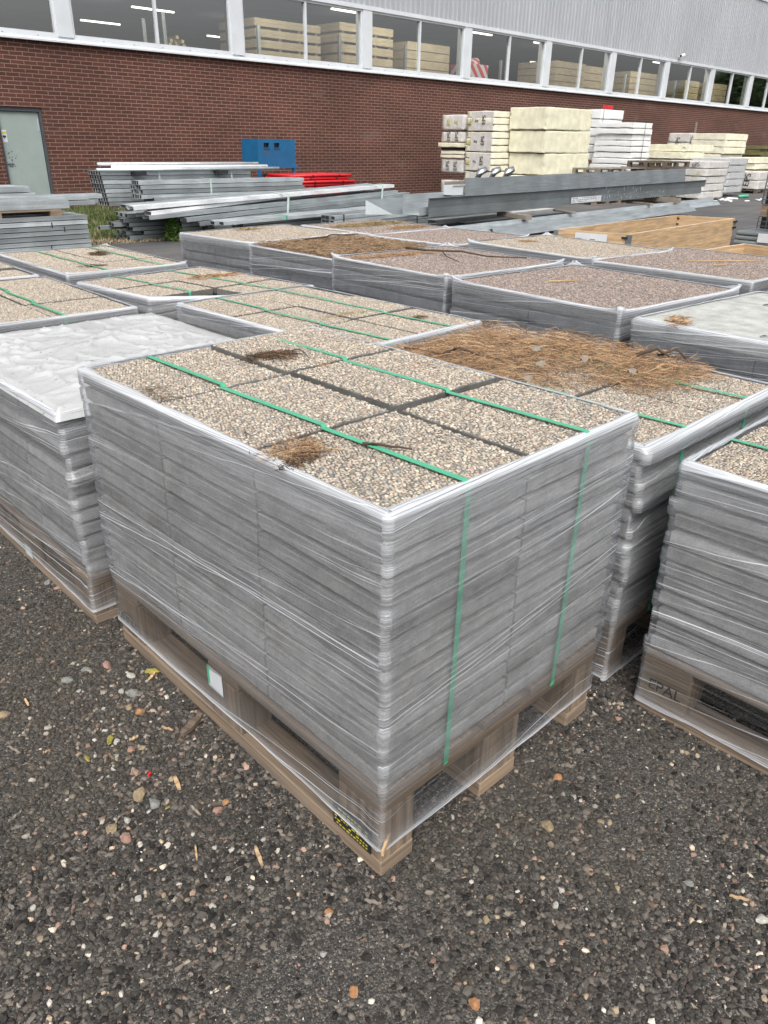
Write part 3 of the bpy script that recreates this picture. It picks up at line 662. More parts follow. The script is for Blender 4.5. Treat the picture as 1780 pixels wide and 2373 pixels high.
twig('long crooked branch across the back of the pink pallet', [(2.95, 2.9, .02), (2.93, 2.72, .025), (3.05, 2.5, .03), (3.06, 2.3, .02), (3.2, 2.1, .02)], .008, .80, 'branch')
twig('side shoot of the crooked branch', [(2.97, 2.6, .03), (2.85, 2.45, .02), (2.8, 2.3, .01)], .005, .80, 'branch')
twig('curved dark branch lying in the litter covered pallet', [(2.85, 3.85, .04), (3.0, 3.8, .05), (3.15, 3.9, .05), (3.3, 3.85, .045), (3.42, 3.9, .04)], .007, .755, 'branch')
for lb, (x, y, z, L_, a) in {'pale splinter on the clean reddish pallet': (2.72, 1.50, .806, .17, -.55), 'pale splinter on the right hand pink pallet': (4.0, 1.25, .806, .1, -.3), 'long thin stick on the right hand pink pallet': (4.2, 1.32, .806, .5, -.62)}.items():
    tag(MB().box(x-L_/2, y-.004, z, x+L_/2, y+.004, z+.006, a).build('splinter', 'wood_new'), lb, 'splinter')
for k, (u, v) in enumerate(((1245, 815), (1255, 850), (1225, 885), (1465, 868), (1355, 840))):
    p = at(u, v, .79); bm_ = MB(); 
    pts = [(p.x+math.cos(t)*.022*(1+.5*math.cos(2*t+k)), p.y+math.sin(t)*.016, .80+.008*math.sin(3*t)) for t in [i*.785 for i in range(8)]]
    for i in range(8): bm_.quad([pts[i], pts[(i+1) % 8], (p.x, p.y, .812)], [(0, 0), (1, 0), (1, 1)])
    tag(bm_.build('dead_leaf', 'wood_grey'), ['curled pale leaf at the back of the needle carpet', 'pale leaf in the middle of the needle carpet', 'pale leaf low on the left of the needle carpet', 'dark leaf right of the needle carpet middle', 'flat pale leaf centre back of the needle carpet'][k], 'leaf')

# stones, chips and wool tufts lying on the gravel
def stone(u, v, r, col, label, flat=.6):
    p = at(u, v, .004); bm = bmesh.new(); bmesh.ops.create_icosphere(bm, subdivisions=2, radius=1); sx, sy = random.uniform(1, 1.35), random.uniform(.75, 1); a = random.uniform(0, 3)
    s_ = random.random()*50
    for q in bm.verts:
        k = 1+.35*mn.noise(q.co*1.1+Vector((s_, 0, 0)))+.08*mn.noise(q.co*3+Vector((s_, 0, 0))); q.co = Vector((q.co.x*sx*k, q.co.y*sy*k, q.co.z*flat*k))*r
    # facet it: flatten against a few planes
    for _ in range(5):
        n = Vector((random.gauss(0, 1), random.gauss(0, 1), random.gauss(0, .7))).normalized(); d = r*random.uniform(.55, .8)
        for q in bm.verts:
            e = q.co.dot(n)-d
            if e > 0: q.co -= n*e
    me = bpy.data.meshes.new('stone'); bm.to_mesh(me); bm.free(); me.materials.append(MAT[col]); me.polygons.foreach_set('use_smooth', [False]*len(me.polygons))
    o = link('stone', me); o.location = (p.x, p.y, r*flat*.55); o.rotation_euler = (random.gauss(0, .2), random.gauss(0, .2), a); return tag(o, label, 'stone', 'larger stones scattered on the gravel')
for nm, c in (('st_grey', (.27, .27, .25)), ('st_pink', (.38, .23, .18)), ('st_tan', (.36, .28, .17)), ('st_pale', (.52, .50, .45)), ('st_or', (.48, .24, .11))):
    MAT[nm] = simple(nm.replace('st_', 'stone '), c, .85, 0, .28, 55, .8, .004)
for u, v, r, c, l in (
    (310, 1609, .019, 'st_grey', 'grey speckled stone by the pallet runner, below the yellow wool tuft'), (302, 1566, .015, 'st_pale', 'pale stone with a yellow fleck just left of the largest wool tuft'),
    (249, 1541, .016, 'st_pink', 'flat pink stone left of the pale fleck stone'), (200, 1552, .013, 'st_grey', 'grey stone farthest left in the cluster near the pallet'),
    (156, 1577, .017, 'st_grey', 'wide grey stone left of the stone cluster'), (281, 1602, .010, 'st_pale', 'small pale stone touching the grey speckled stone'),
    (325, 1649, .014, 'st_or', 'orange brown stone below the grey speckled stone'), (300, 1638, .012, 'st_tan', 'tan stone left of the orange brown stone'),
    (135, 1363, .013, 'st_pink', 'round pink stone beside the pallet under the white sheet'), (112, 1349, .015, 'st_grey', 'grey stone beside the pallet under the white sheet'),
    (6, 1657, .016, 'st_tan', 'tan stone cut by the left image edge'), (270, 1718, .011, 'st_pale', 'pale stone touching the slender wool tuft'),
    (304, 1737, .012, 'st_pink', 'pinkish stone between wood chips'), (329, 1733, .010, 'st_tan', 'small tan stone right of the pinkish stone between wood chips'),
    (323, 1841, .0185, 'st_tan', 'large beige block shaped stone in the left foreground'), (359, 1864, .0185, 'st_grey', 'large grey stone right of the beige block shaped stone'),
    (502, 1879, .012, 'st_pink', 'pink stone near the middle of the long runner'), (522, 1858, .009, 'st_or', 'small reddish stone behind the pink stone near the runner'),
    (257, 1921, .0165, 'st_tan', 'yellowish brown stone in the left foreground'), (295, 1900, .009, 'st_pale', 'small white stone above the yellowish brown stone'),
    (293, 1943, .014, 'st_pink', 'salmon pink stone beside the yellowish brown stone'), (1268, 1914, .0155, 'st_tan', 'yellow tan stone on the gravel right of the near pallet corner'),
    (1390, 1905, .010, 'st_tan', 'small yellow stone right of the yellow tan stone'), (1296, 1801, .011, 'st_or', 'orange red stone right of the middle pallet block'),
    (1102, 2326, .013, 'st_or', 'orange stone close to the bottom edge, centre right'), (1767, 2130, .014, 'st_pale', 'pale stone cut by the right image edge'),
    (1287, 2098, .009, 'st_pale', 'oval whitish stone in the right foreground'), (1127, 2130, .009, 'st_tan', 'olive tan stone below the near pallet corner, to the right'),
    (819, 2296, .011, 'st_or', 'orange stone at the bottom centre'), (762, 2114, .010, 'st_or', 'flat orange stone under the near pallet corner, to the left'),
    (493, 2100, .009, 'st_pale', 'white stone in the lower left middle'), (1596, 2046, .011, 'st_grey', 'grey oval stone in the right foreground'),
    (76, 2102, .008, 'st_pale', 'small white stone at the lower left'), (320, 2082, .009, 'st_pale', 'small angular pale stone in the lower left')):
    stone(u, v, r, c, l)
def tuft(u, v, L_, a, label):
    p = at(u, v, .006); bm = bmesh.new(); bmesh.ops.create_icosphere(bm, subdivisions=3, radius=1)
    for q in bm.verts:
        k = 1+.45*mn.noise(q.co*1.6+Vector((u, 0, 0)))+.25*mn.noise(q.co*5+Vector((u, 0, 0))); q.co = Vector((q.co.x*L_*k, q.co.y*L_*.42*k, max(-.2, q.co.z)*L_*.4*k))
    me = bpy.data.meshes.new('wool_tuft'); bm.to_mesh(me); bm.free(); me.materials.append(MAT['yellow']); o = link('wool_tuft', me); o.location = (p.x, p.y, .006); o.rotation_euler.z = a
    tag(o, label, 'wool tuft', 'yellow mineral wool tufts on the ground')
tuft(352, 1556, .022, -.7, 'largest yellow wool tuft, lying against the pallet runner'); tuft(255, 1714, .017, .9, 'slender yellow wool tuft left of a pale stone')
tuft(202, 1758, .011, 1.6, 'small triangular yellow wool tuft farthest left'); tuft(388, 1872, .006, 0, 'tiny yellow wool crumb right of the large grey stone')
def chip(u, v, u2, v2, w, label, mat='wood_new', t=.004, z=.008, nm='wood_chip'):
    a = at(u, v, z); c = at(u2, v2, z); L_ = (c-a).length; an = math.atan2(c.y-a.y, c.x-a.x); m = (a+c)/2
    bb = MB(); n = 7
    for i in range(n):
        x0, x1 = -L_/2+L_*i/n, -L_/2+L_*(i+1)/n; h0 = w*(.3+.7*math.sin(math.pi*(i+.15)/(n))**.5)/2; h1 = w*(.3+.7*math.sin(math.pi*min(.97, (i+1.15)/n))**.5)/2
        z0, z1 = .002*math.sin(i*1.9), .002*math.sin((i+1)*1.9)
        P = [(x0, -h0, z0), (x1, -h1, z1), (x1, h1*.8, z1), (x0, h0*.8, z0)]; Q = [(x, y, zz+t) for x, y, zz in P]
        bb.quad(Q); bb.quad(P[::-1])
        for k in (0, 2): bb.quad([P[k], P[(k+1) % 4], Q[(k+1) % 4], Q[k]])
        if i == 0: bb.quad([P[3], P[0], Q[0], Q[3]])
        if i == n-1: bb.quad([P[1], P[2], Q[2], Q[1]])
    o = bb.build(nm, mat); o.location = (m.x, m.y, z); o.rotation_euler = (0, 0, an); return tag(o, label, 'wood chip', 'wood chips and splinters on the gravel')
chip(422, 1706, 466, 1660, .024, 'big brown bark slab leaning near the pallet runner', 'pal_dark', .012, .012)
for u, v, u2, v2, w, l in ((405, 1800, 418, 1832, .012, 'pale shaving in the middle of the left gravel'), (592, 1962, 609, 2008, .010, 'long pale splinter left of the near pallet corner'), (453, 1960, 457, 1995, .005, 'thin brown splinter left of the long pale splinter'),
    (58, 1620, 67, 1636, .007, 'short yellow splinter at the far left'), (213, 1700, 228, 1690, .008, 'small square chip near the slender wool tuft'), (442, 1868, 466, 1890, .006, 'thin splinter near the pink stone'), (20, 1730, 48, 1746, .006, 'brown splinter at the left edge'),
    (375, 1685, 402, 1692, .007, 'pale splinter left of the bark slab'), (300, 1716, 320, 1706, .010, 'pale curled chip above the pinkish stone'), (345, 1576, 358, 1560, .010, 'orange wood flake in front of the yellow tuft'),
    (20, 1905, 50, 1880, .006, 'straw coloured splinter near the lower left edge'), (100, 1745, 115, 1738, .006, 'small pale chip in the left gravel'), (264, 1916, 276, 1893, .004, 'needle thin splinter above the salmon stone'), (1690, 2076, 1735, 2086, .007, 'forked pale splinter at the right side'), (845, 2086, 880, 2094, .008, 'grey green chip below the near pallet corner'), (20, 2098, 34, 2106, .008, 'brown chip at the left edge below the middle')):
    chip(u, v, u2, v2, w, l, 'wood_new' if 'pale' in l or 'yellow' in l or 'orange' in l else 'wood_grey', .003, .008)
MB_r = MB(); p = at(346, 1794, .008); MB_r.box(p.x-.006, p.y-.003, .006, p.x+.006, p.y+.003, .010, .6); tag(MB_r.build('plastic_scrap', 'red'), 'tiny red plastic scrap on the left gravel', 'scrap')
P = np.c_[rng.uniform(-1.2, 2.4, 420), rng.uniform(-1.2, 2.6, 420), np.full(420, .006)]; P = P[visible(P)]
needles('straw_bits', 'fine pale needles and straw bits scattered over the gravel', P, .022, .0005, np.array([(.4, .32, .2), (.5, .42, .3), (.25, .18, .1)]), cat='straw')

# labels and marks on the front pallets
def pc(root, nm): return [c for c in root.children if c.name.startswith(nm)][0]
wpA = pc(A, 'wooden_pallet')
lb = MB().box(-.003, .03, .048, -.0005, .155, .112).build('label', 'black', wpA)
tag(lb, 'black sticker with yellow small print on the near corner block')
for k in range(6): 
    y = .04
    while y < .148:
        l_ = random.uniform(.004, .012)
        if y+l_ > .15: break
        MB().box(-.0036, y, .054+k*.0095, -.0032, y+l_, .0575+k*.0095).build('print', 'inky', lb) if k < 6 and random.random() < .8 else None
        y += l_+.004
text('EPAL', .05, 'ink', wpA, (-.0015, 1.127, .092), (math.pi/2, 0, -math.pi/2), ext=.0004)
bb = MB(); n = 28; yc, zc = 1.127, .092
for k in range(n):
    a0, a1 = 2*math.pi*k/n, 2*math.pi*(k+1)/n
    q = [(-.0018, yc+.062*math.cos(a)*s_, zc+.034*math.sin(a)*s_) for a, s_ in ((a0, 1), (a1, 1), (a1, .93), (a0, .93))]; bb.quad(q)
bb.build('print', 'ink', wpA, fixn=False)
wpE = pc(E_, 'wooden_pallet')
text('EPAL', .045, 'ink', wpE, (-.0015, 1.125, .095), (math.pi/2, 0, -math.pi/2), ext=.0004)
lw = MB().box(-.003, .60, .13, -.002, .67, .20).build('label', 'label', A); tag(lw, 'white paper slip trapped under the film near the bottom')
MB().box(-.0036, .66, .14, -.0031, .67, .20).build('print', 'strap', lw)
lw = MB().box(-.003, .52, .03, -.002, .58, .075).build('label', 'label', B); MB().box(-.003, .5802, .03, -.002, .59, .075).build('print', 'strap', lw)
chipA = MB().box(-.02, -.012, .1, .03, -.006, .115, .5).build('splinter', 'wood_new', wpA)
# inserts in the flat concrete slabs
for x, y in ((.1, .55), (.62, .2), (.75, .85)):
    MB().tube([(x, y, .79), (x, y, .8045)], .016, 14).build('lifting_insert', 'galv', O_); MB().tube([(x, y, .8), (x, y, .8052)], .009, 12).build('lifting_insert', 'black', O_)

# ------------------------------------------------------------------ building
TB = .0126607
Bd = thing('warehouse', 'long brick and ribbed metal warehouse with a ribbon of windows', 'building', (0, 0, 0), TB)
Yw = 17.0; X0w, X1w = -8, 90; ZS, ZT, ZR = 3.2, 4.72, 7.62
def mat_brick():
    b = NB('dark red brick'); c = b.coord(); sp_ = b.n('ShaderNodeSeparateXYZ'); b.L(c, sp_.inputs[0]); cb = b.n('ShaderNodeCombineXYZ'); b.L(sp_.outputs[0], cb.inputs[0]); b.L(sp_.outputs[2], cb.inputs[1])
    wv = b.n('ShaderNodeVectorMath', operation='ADD'); b.L(cb.outputs[0], wv.inputs[0])
    nz = b.n('ShaderNodeTexNoise'); nz.inputs['Scale'].default_value = 6; b.L(c, nz.inputs['Vector']); sc_ = b.n('ShaderNodeVectorMath', operation='SCALE'); b.L(nz.outputs['Color'], sc_.inputs[0]); sc_.inputs['Scale'].default_value = .012; b.L(sc_.outputs[0], wv.inputs[1])
    br = b.n('ShaderNodeTexBrick'); b.L(wv.outputs[0], br.inputs['Vector']); br.inputs['Scale'].default_value = 1; br.inputs['Brick Width'].default_value = .265; br.inputs['Row Height'].default_value = .0745
    br.inputs['Mortar Size'].default_value = .0072; br.inputs['Mortar Smooth'].default_value = .25; br.offset = .5; br.inputs['Bias'].default_value = 0
    br.inputs['Color1'].default_value = (.098, .034, .024, 1); br.inputs['Color2'].default_value = (.064, .025, .018, 1); br.inputs['Mortar'].default_value = (.24, .15, .115, 1)
    big = b.noise(b.map(c, (.35, 1, .8)), 1.5, 4); fn = b.noise(c, 60, 4)
    col = b.mix(1, br.outputs['Color'], b.math('MULTIPLY', b.mr(big, .3, .7, .78, 1.22), b.mr(fn, .3, .7, .85, 1.15)), 'MULTIPLY')
    sm = b.math('MULTIPLY', b.mr(b.noise(b.map(c, (.9, 1, 2.2), loc=(1, 0, 4)), 1.1, 3), .62, .74), .35); col = b.mix(sm, col, (.16, .12, .095))
    b.pbr(col, .88, 0, b.bump(b.math('SUBTRACT', b.mr(fn, 0, 1, 0, .4), br.outputs['Fac']), .6, .006)); return b.m
MAT['brick'] = mat_brick()
b = NB('light ribbed sheet'); c = b.coord(); st = b.noise(b.map(c, (2.2, 1, .12)), 2.2, 5, .7); st2 = b.mr(b.noise(b.map(c, (5, 1, .1), loc=(3, 0, 0)), 1.3, 3), .66, .73); big = b.noise(c, .3, 3)
sp_ = b.n('ShaderNodeSeparateXYZ'); b.L(c, sp_.inputs[0]); low = b.mr(b.noise(b.map(c, (.25, 1, .05), loc=(0, 0, 0)), 1, 2), .5, .6)
fl = b.math('MULTIPLY', b.math('MULTIPLY', st2, low), .55)
b.pbr(b.mix(fl, b.mix(1, (.37, .385, .41), b.math('MULTIPLY', b.mr(st, .3, .7, .9, 1.07), b.mr(big, .3, .7, .92, 1.06)), 'MULTIPLY'), (.17, .16, .17)), .45, .0, None, .4); MAT['clad'] = b.m
b = NB('window glass'); gl = b.n('ShaderNodeBsdfGlossy'); gl.inputs['Roughness'].default_value = .03; tr = b.n('ShaderNodeBsdfTransparent'); tr.inputs[0].default_value = (.80, .84, .85, 1)
fr = b.n('ShaderNodeFresnel'); fr.inputs[0].default_value = 1.52; nn_ = b.bump(b.noise(b.coord(), .8, 2), .02, .1); b.L(nn_, gl.inputs['Normal']); mx = b.n('ShaderNodeMixShader'); b.L(b.math('MULTIPLY_ADD', fr.outputs[0], 1.9, .22, clamp=True), mx.inputs[0]); b.L(tr.outputs[0], mx.inputs[1]); b.L(gl.outputs[0], mx.inputs[2])
b.L(mx.outputs[0], b.out.inputs[0]); MAT['glass'] = b.m
MAT['inside'] = simple('dim interior', (.26, .275, .305), .9, 0, .1, .5, .05)
DX0, DX1, DZ = 5.62, 6.56, 1.99
w_ = MB()
w_.box(X0w, Yw, 0, DX0, Yw+.3, DZ); w_.box(DX1, Yw, 0, X1w, Yw+.3, DZ); w_.box(X0w, Yw, DZ, X1w, Yw+.3, ZS)
w_.build('wall', 'brick', Bd, fixn=False)
cl = MB(); x = X0w; ph_ = 0
pr = []
while x < X1w: pr += [(x, 0), (x+.085, 0), (x+.105, .035), (x+.18, .035)]; x += .2
vv = [(a, Yw-.02-d, z) for z in (ZT, ZR) for a, d in pr]; n = len(pr)
cl.v = vv; cl.f = [(i, i+1, n+i+1, n+i) for i in range(n-1)]; cl.uv = [(0, 0)]*4*(n-1); cl.mi = [0]*(n-1)
cl.build('cladding', 'clad', Bd, fixn=False)
MB().box(X0w, Yw-.09, ZR, X1w, Yw+.4, ZR+.16).build('roof_flashing', 'wframe', Bd)
MB().box(X0w, Yw-.075, ZT-.06, X1w, Yw+.02, ZT+.035).build('drip_flashing', 'wframe', Bd)
MB().box(X0w, Yw+.3, ZR-.1, X1w, Yw+48, ZR+.1).build('roof', 'inside', Bd)
MB().box(X0w, Yw+48, 0, X1w, Yw+48.3, ZR-.1).build('back_wall', 'inside', Bd)
MB().box(X0w, Yw+.3, -.0, X1w, Yw+48, .02).build('interior_floor', 'inside', Bd)
MB().box(X0w-.2, Yw, 0, X0w, Yw+48, ZR).build('end_wall', 'inside', Bd); MB().box(X1w, Yw, 0, X1w+.2, Yw+48, ZR).build('end_wall', 'inside', Bd)
MB().box(X0w, Yw+.21, ZT-.03, X1w, Yw+.3, ZR-.1).build('inner_lining', 'inside', Bd)
posts = [7.29+4.257*k for k in range(-3, 19)]
for i, px in enumerate(posts[:-1]):
    fr_ = MB(); a, c = px+.165, posts[i+1]-.165; m = (a+c)/2
    fr_.box(a, Yw-.03, ZS+.11, a+.05, Yw+.06, ZT-.06); fr_.box(c-.05, Yw-.03, ZS+.11, c, Yw+.06, ZT-.06); fr_.box(a+.05, Yw-.03, ZS+.11, c-.05, Yw+.06, ZS+.16); fr_.box(a+.05, Yw-.03, ZT-.11, c-.05, Yw+.06, ZT-.06)
    fr_.box(m-.03, Yw-.035, ZS+.16, m+.03, Yw+.05, ZT-.11)
    wd = fr_.build('window', 'wframe', Bd)
    for x0, x1 in ((a+.05, m-.03), (m+.03, c-.05)): MB().quad([(x0, Yw+.03, ZS+.16), (x1, Yw+.03, ZS+.16), (x1, Yw+.03, ZT-.11), (x0, Yw+.03, ZT-.11)]).build('pane', 'glass', wd, fixn=False)
    MB().box(px-.165, Yw-.06, ZS+.1, px+.165, Yw+.1, ZT-.06).build('window_post', 'wframe', Bd)
    MB().box(px-.1, Yw+.1, ZS-.5, px+.1, Yw+.3, ZT-.04).build('column', 'wframe', Bd)
bb = MB(); x = X0w
while x < X1w:
    x2 = x+2.1; bb.extrude([(0, 0), (.11, 0), (.11, .03), (.03, .075), (0, .075)][::-1], (x, Yw, ZS-.01), (x2+.012, Yw, ZS-.01+.000)); x = x2
bb.v = [(vx, 2*Yw-vy if vy > Yw+.0001 else vy, vz) for vx, vy, vz in bb.v]
bb.build('sill_flashing', 'wframe', Bd)
MB().box(X0w, Yw-.035, ZS+.064, X1w, Yw+.12, ZS+.11).build('window_sill', 'wframe', Bd)
bb = MB()
for i in range(140):
    xx = X0w+.7*i
    bb.box(xx, Yw-.0385, ZS+.083, xx+.03, Yw-.036, ZS+.093)
bb.build('drain_slots', 'frame_d', Bd)
# door
dr = MB().box(DX0+.06, Yw+.09, .06, DX1-.06, Yw+.13, DZ-.09).build('door', 'door', Bd)
fr_ = MB(); fr_.box(DX0, Yw+.04, 0, DX0+.05, Yw+.15, DZ); fr_.box(DX1-.05, Yw+.04, 0, DX1, Yw+.15, DZ); fr_.box(DX0+.05, Yw+.04, DZ-.08, DX1-.05, Yw+.15, DZ); fr_.build('door_frame', 'frame_d', Bd)
MB().box(DX0+.07, Yw+.05, .93, DX0+.20, Yw+.075, .955).box(DX0+.07, Yw+.07, .92, DX0+.09, Yw+.092, .965).build('handle', 'galv', dr)
MB().box(DX1-.10, Yw+.08, 1.55, DX1-.075, Yw+.095, 1.78).build('hinge', 'galv', dr)
sg = MB().box(DX0+.075, Yw+.084, 1.33, DX0+.17, Yw+.089, 1.56).build('sign', 'label', dr)
MB().box(DX0+.085, Yw+.081, 1.42, DX0+.15, Yw+.083, 1.455, ).box(DX0+.11, Yw+.0805, 1.39, DX0+.125, Yw+.0825, 1.43).build('print', 'ink', sg); MB().box(DX0+.08, Yw+.081, 1.49, DX0+.16, Yw+.083, 1.53).build('print', 'inky', sg)
bb = MB()
for k in range(16):
    yy = random.uniform(.85, 1.15); xx = DX0+.08+random.random()*.2; bb.box(xx, Yw+.0875, yy, xx+random.uniform(.005, .03), Yw+.0895, yy+random.uniform(.005, .03))
bb.build('scratches', 'frame_d', dr)
cs = thing('security_camera', 'small white security camera on the ribbed metal wall', 'camera', (33.4, Yw+.42-.16, 4.88))
MB().box(-.03, 0, -.02, .03, .12, .02).build('bracket', 'white', cs); MB().tube([(-.16, -.06, .0), (.10, -.06, .05)], .06, 10).build('housing', 'white', cs); MB().tube([(-.175, -.06, -.002), (-.16, -.06, .0)], .045, 10).build('lens', 'black', cs)
# inside the hall
MAT['lamp'] = NB('lit strip lamp'); MAT['lamp'].pbr((.9, .9, .85), .5, emit=(1, .93, .78), estr=3.5); MAT['lamp'] = MAT['lamp'].m
def strip(x, y, L_, label, pw):
    o = tag(MB().box(x, y-.06, 6.5, x+L_, y+.06, 6.56).build('strip_light', 'lamp'), label, 'strip light', 'strip lights inside the hall')
    if pw:
        l_ = bpy.data.lights.new('strip_light_glow', 'AREA'); l_.shape = 'RECTANGLE'; l_.size = L_; l_.size_y = .5; l_.energy = pw; l_.color = (1, .93, .8)
        q = bpy.data.objects.new('strip_light_glow', l_); COL.objects.link(q); q.parent = o; q.location = (x+L_/2, y, 6.45)
for x in (11, 18, 25, 33, 41): strip(x, 18.9, 4.5, {11: 'added unseen strip light over the lumber pile', 18: 'added unseen strip light over the tall board stack', 25: 'added unseen strip light over the striped bundle', 33: 'added unseen strip light over the sixth window packs', 41: 'added unseen strip light over the last packs'}[x], 190)  # added row, unseen above the window head, to brighten the timber packs
for k, (x, y, L_) in enumerate(((18.3, 40.6, 2), (18.0, 34.8, 2), (25.5, 40.9, 1.6), (23.9, 28.5, 1.7), (33.3, 28.7, 1.5), (38.6, 28.8, 1.5), (47.2, 35.4, 1.5), (29, 34.8, 1.6), (42, 41, 1.6), (52, 29, 1.5))):
    strip(x, y, L_, 'lit ceiling strip light seen '+['low in the left pane of the second window', 'high across the mullion of the second window', 'at the right end of the second window', 'high in the right pane of the third window', 'at the upper left of the fifth window', 'at the upper right of the fifth window', 'in the seventh window', 'between the third and fourth window tops', 'deep behind the sixth window', 'behind the eighth window'][k], 60 if k < 5 else 0)
def packs(label, x0, x1, y0, y1, z0, z1, n, gap=.05, boards=3, mat='wood_pack'):
    t = thing('timber_pack_stack', label, 'timber stack', (x0, y0, 0)); h = (z1-z0)/n
    for k in range(n):
        b_ = MB(); zz = z0+k*h; nb = boards; hh = (h-gap)/nb
        for q in range(nb): b_.box(0, 0, zz+q*hh+.004, x1-x0, y1-y0, zz+(q+1)*hh)
        b_.build('board_pack', mat, t)
        if gap > .02:
            for xx in (.1, (x1-x0)*.35, (x1-x0)*.65, x1-x0-.2): MB().box(xx, .01, zz-gap, xx+.09, y1-y0-.01, zz).build('bearer', 'wood_grey', t)
    return t
packs('tall stack of long planed boards in four layers, behind the third window', 14.6, 17.1, 21, 22.9, 2.6, 4.78, 8, .07, 2)
packs('stack of board packs straddling the post behind the third and fourth windows', 17.9, 20.3, 21, 23, 2.3, 4.98, 9, .07, 2)
packs('close stacked board packs behind the right half of the fourth window', 21.0, 23.2, 21, 22.3, 2.5, 4.66, 8, .02, 1)
packs('board pack stack behind the sixth window', 29.9, 32.1, 21, 23, 2.4, 4.7, 9, .02, 1)
packs('narrow board pack stack at the right end of the sixth window', 32.9, 34.6, 21.6, 23, 2.4, 4.75, 8, .02, 1)
packs('board pack stack in the seventh window', 35.9, 38.4, 21, 23, 2.4, 4.69, 9, .02, 1)
packs('board pack stack seen in the eighth window', 41.3, 42.9, 21, 23, 2.4, 4.62, 8, .02, 1)
packs('last board pack stack before the trees reflected in the glass', 44.0, 46.2, 21, 23, 2.4, 4.65, 8, .02, 1)
t = thing('lumber_pile', 'pile of loose square timbers with ends showing behind the second window', 'timber pile', (11.4, 21, 0))
for r_ in range(16):
    zz = 2.6+r_*.095; w0 = 1.1 if r_ < 11 else 1.1-(r_-10)*.2
    for k in range(int(w0/.11)):
        if r_ > 12 and random.random() < .3: continue
        MB().box(0, 0, 0, .085, 2.5, .085, random.gauss(0, .03)).build('timber', 'wood_pack', t).location = (k*.11+(1.1-w0)/2+random.gauss(0, .012), random.gauss(0, .08), zz)
for x, zt in ((10.9, 4.3), (11.5, 4.5), (14.6, 4.5), (17.75, 4.52), (20.75, 4.5), (26, 4.4), (28.7, 4.5), (40, 4.5), (35.2, 4.5)):
    r_ = thing('rack_upright', 'perforated steel rack upright '+{10.9: 'left of the lumber pile, second window', 11.5: 'directly before the lumber pile', 14.6: 'at the left end of the tall board stack', 17.75: 'left of the straddling board stack', 20.75: 'left of the close stacked packs', 26: 'behind the fifth window', 28.7: 'left in the sixth window', 40: 'right of the seventh window post', 35.2: 'left in the seventh window'}[x], 'rack upright', (x, 20.8, 0), 0, 'rack uprights inside the hall'); MB().box(-.05, 0, .02, .05, .08, zt).build('post', 'galv', r_); MB().box(-.06, .02, 2.2, .06, 2.4, 2.3).build('beam', 'blue', r_)
t = thing('warning_panel_pack', 'red and white striped bundle behind the fifth window', 'striped bundle', (24.4, 21, 0))
b = NB('red white stripes'); wv = b.n('ShaderNodeTexWave'); wv.bands_direction = 'DIAGONAL'; b.L(b.coord(), wv.inputs['Vector']); wv.inputs['Scale'].default_value = 1.5; wv.inputs['Distortion'].default_value = 1.5; wv.inputs['Detail'].default_value = 1
b.pbr(b.ramp(wv.outputs['Fac'], [(.5, (.6, .03, .04)), (.52, (.7, .68, .68))], 'CONSTANT'), .5); MAT['stripe'] = b.m
MB().box(0, 0, 2.4, 1.05, 1, 4.2).build('wrap', 'stripe', t); MB().tube([(.2, .5, 4.15), (.9, .5, 4.28)], .2, 10).build('wrap', 'stripe', t)
# trees across the yard, mirrored in the windows
def tree(x, y, h, r):
    t = thing('yard_tree', {90: 'smallest leafy tree, nearest of the row mirrored in the windows', 97: 'second leafy tree of the row mirrored in the windows', 104: 'third leafy tree of the row mirrored in the windows', 111: 'fourth leafy tree of the row mirrored in the windows', 119: 'fifth leafy tree of the row mirrored in the windows', 127: 'tallest leafy tree, farthest of the row mirrored in the windows'}[x], 'tree', (x, y, 0), 0, 'trees across the yard')
    MB().tube([(0, 0, 0), (.1, 0, h*.3), (0, .1, h*.6), (.05, 0, h*.9)], [.22, .17, .1, .03], 8).build('trunk', 'bark', t)
    n = 2600; th = rng.uniform(0, 2*np.pi, n); zz = rng.beta(1.5, 1.6, n); rr = r*np.sqrt(rng.uniform(.15, 1, n))*np.sin(np.pi*np.clip(zz*.9+.08, 0, 1))**.7
    rr *= 1+.3*np.sin(th*3+zz*9+x); P = np.c_[np.cos(th)*rr, np.sin(th)*rr, h*.22+zz*h*.8]
    V, Fc, _ = stones(P, rng.uniform(.12, .3, n), (.2, .5), .3, np.zeros((n, 3)))
    cc = np.repeat(np.array([(.05, .085, .03)])*rng.uniform(.5, 1.6, (n, 1)), 12, 0)
    link('crown', rawmesh('crown', V, Fc, ['leaf'], cc, None, False), t)
for x, y, h, r in ((90, -9, 7.5, 3), (97, -8, 9.5, 3.8), (104, -10, 10, 3.8), (111, -9, 11, 4.2), (119, -12, 11, 4), (127, -9, 12, 4.5)): tree(x, y, h, r)
hb = MB(); n = 60
for i in range(n):
    x0 = 112+i*2.2; hgt = 7.5+i*.05+2.5*mnoise(i*.37, 2, 1)+random.random()*2.5; hb.tube([(x0, -52+3*mnoise(i*.2, 5), 0), (x0+.2, -52, hgt*.5), (x0, -52, hgt+1)], [1.6, 1.5, .15], 6)
MAT['wood_far'] = simple('distant conifers', (.035, .05, .03), .95, 0, .4, 1.5, .8, .2)
tag(hb.build('distant_wood', 'wood_far', fixn=False), 'distant row of conifers mirrored low in the windows', 'wood', kind='stuff')

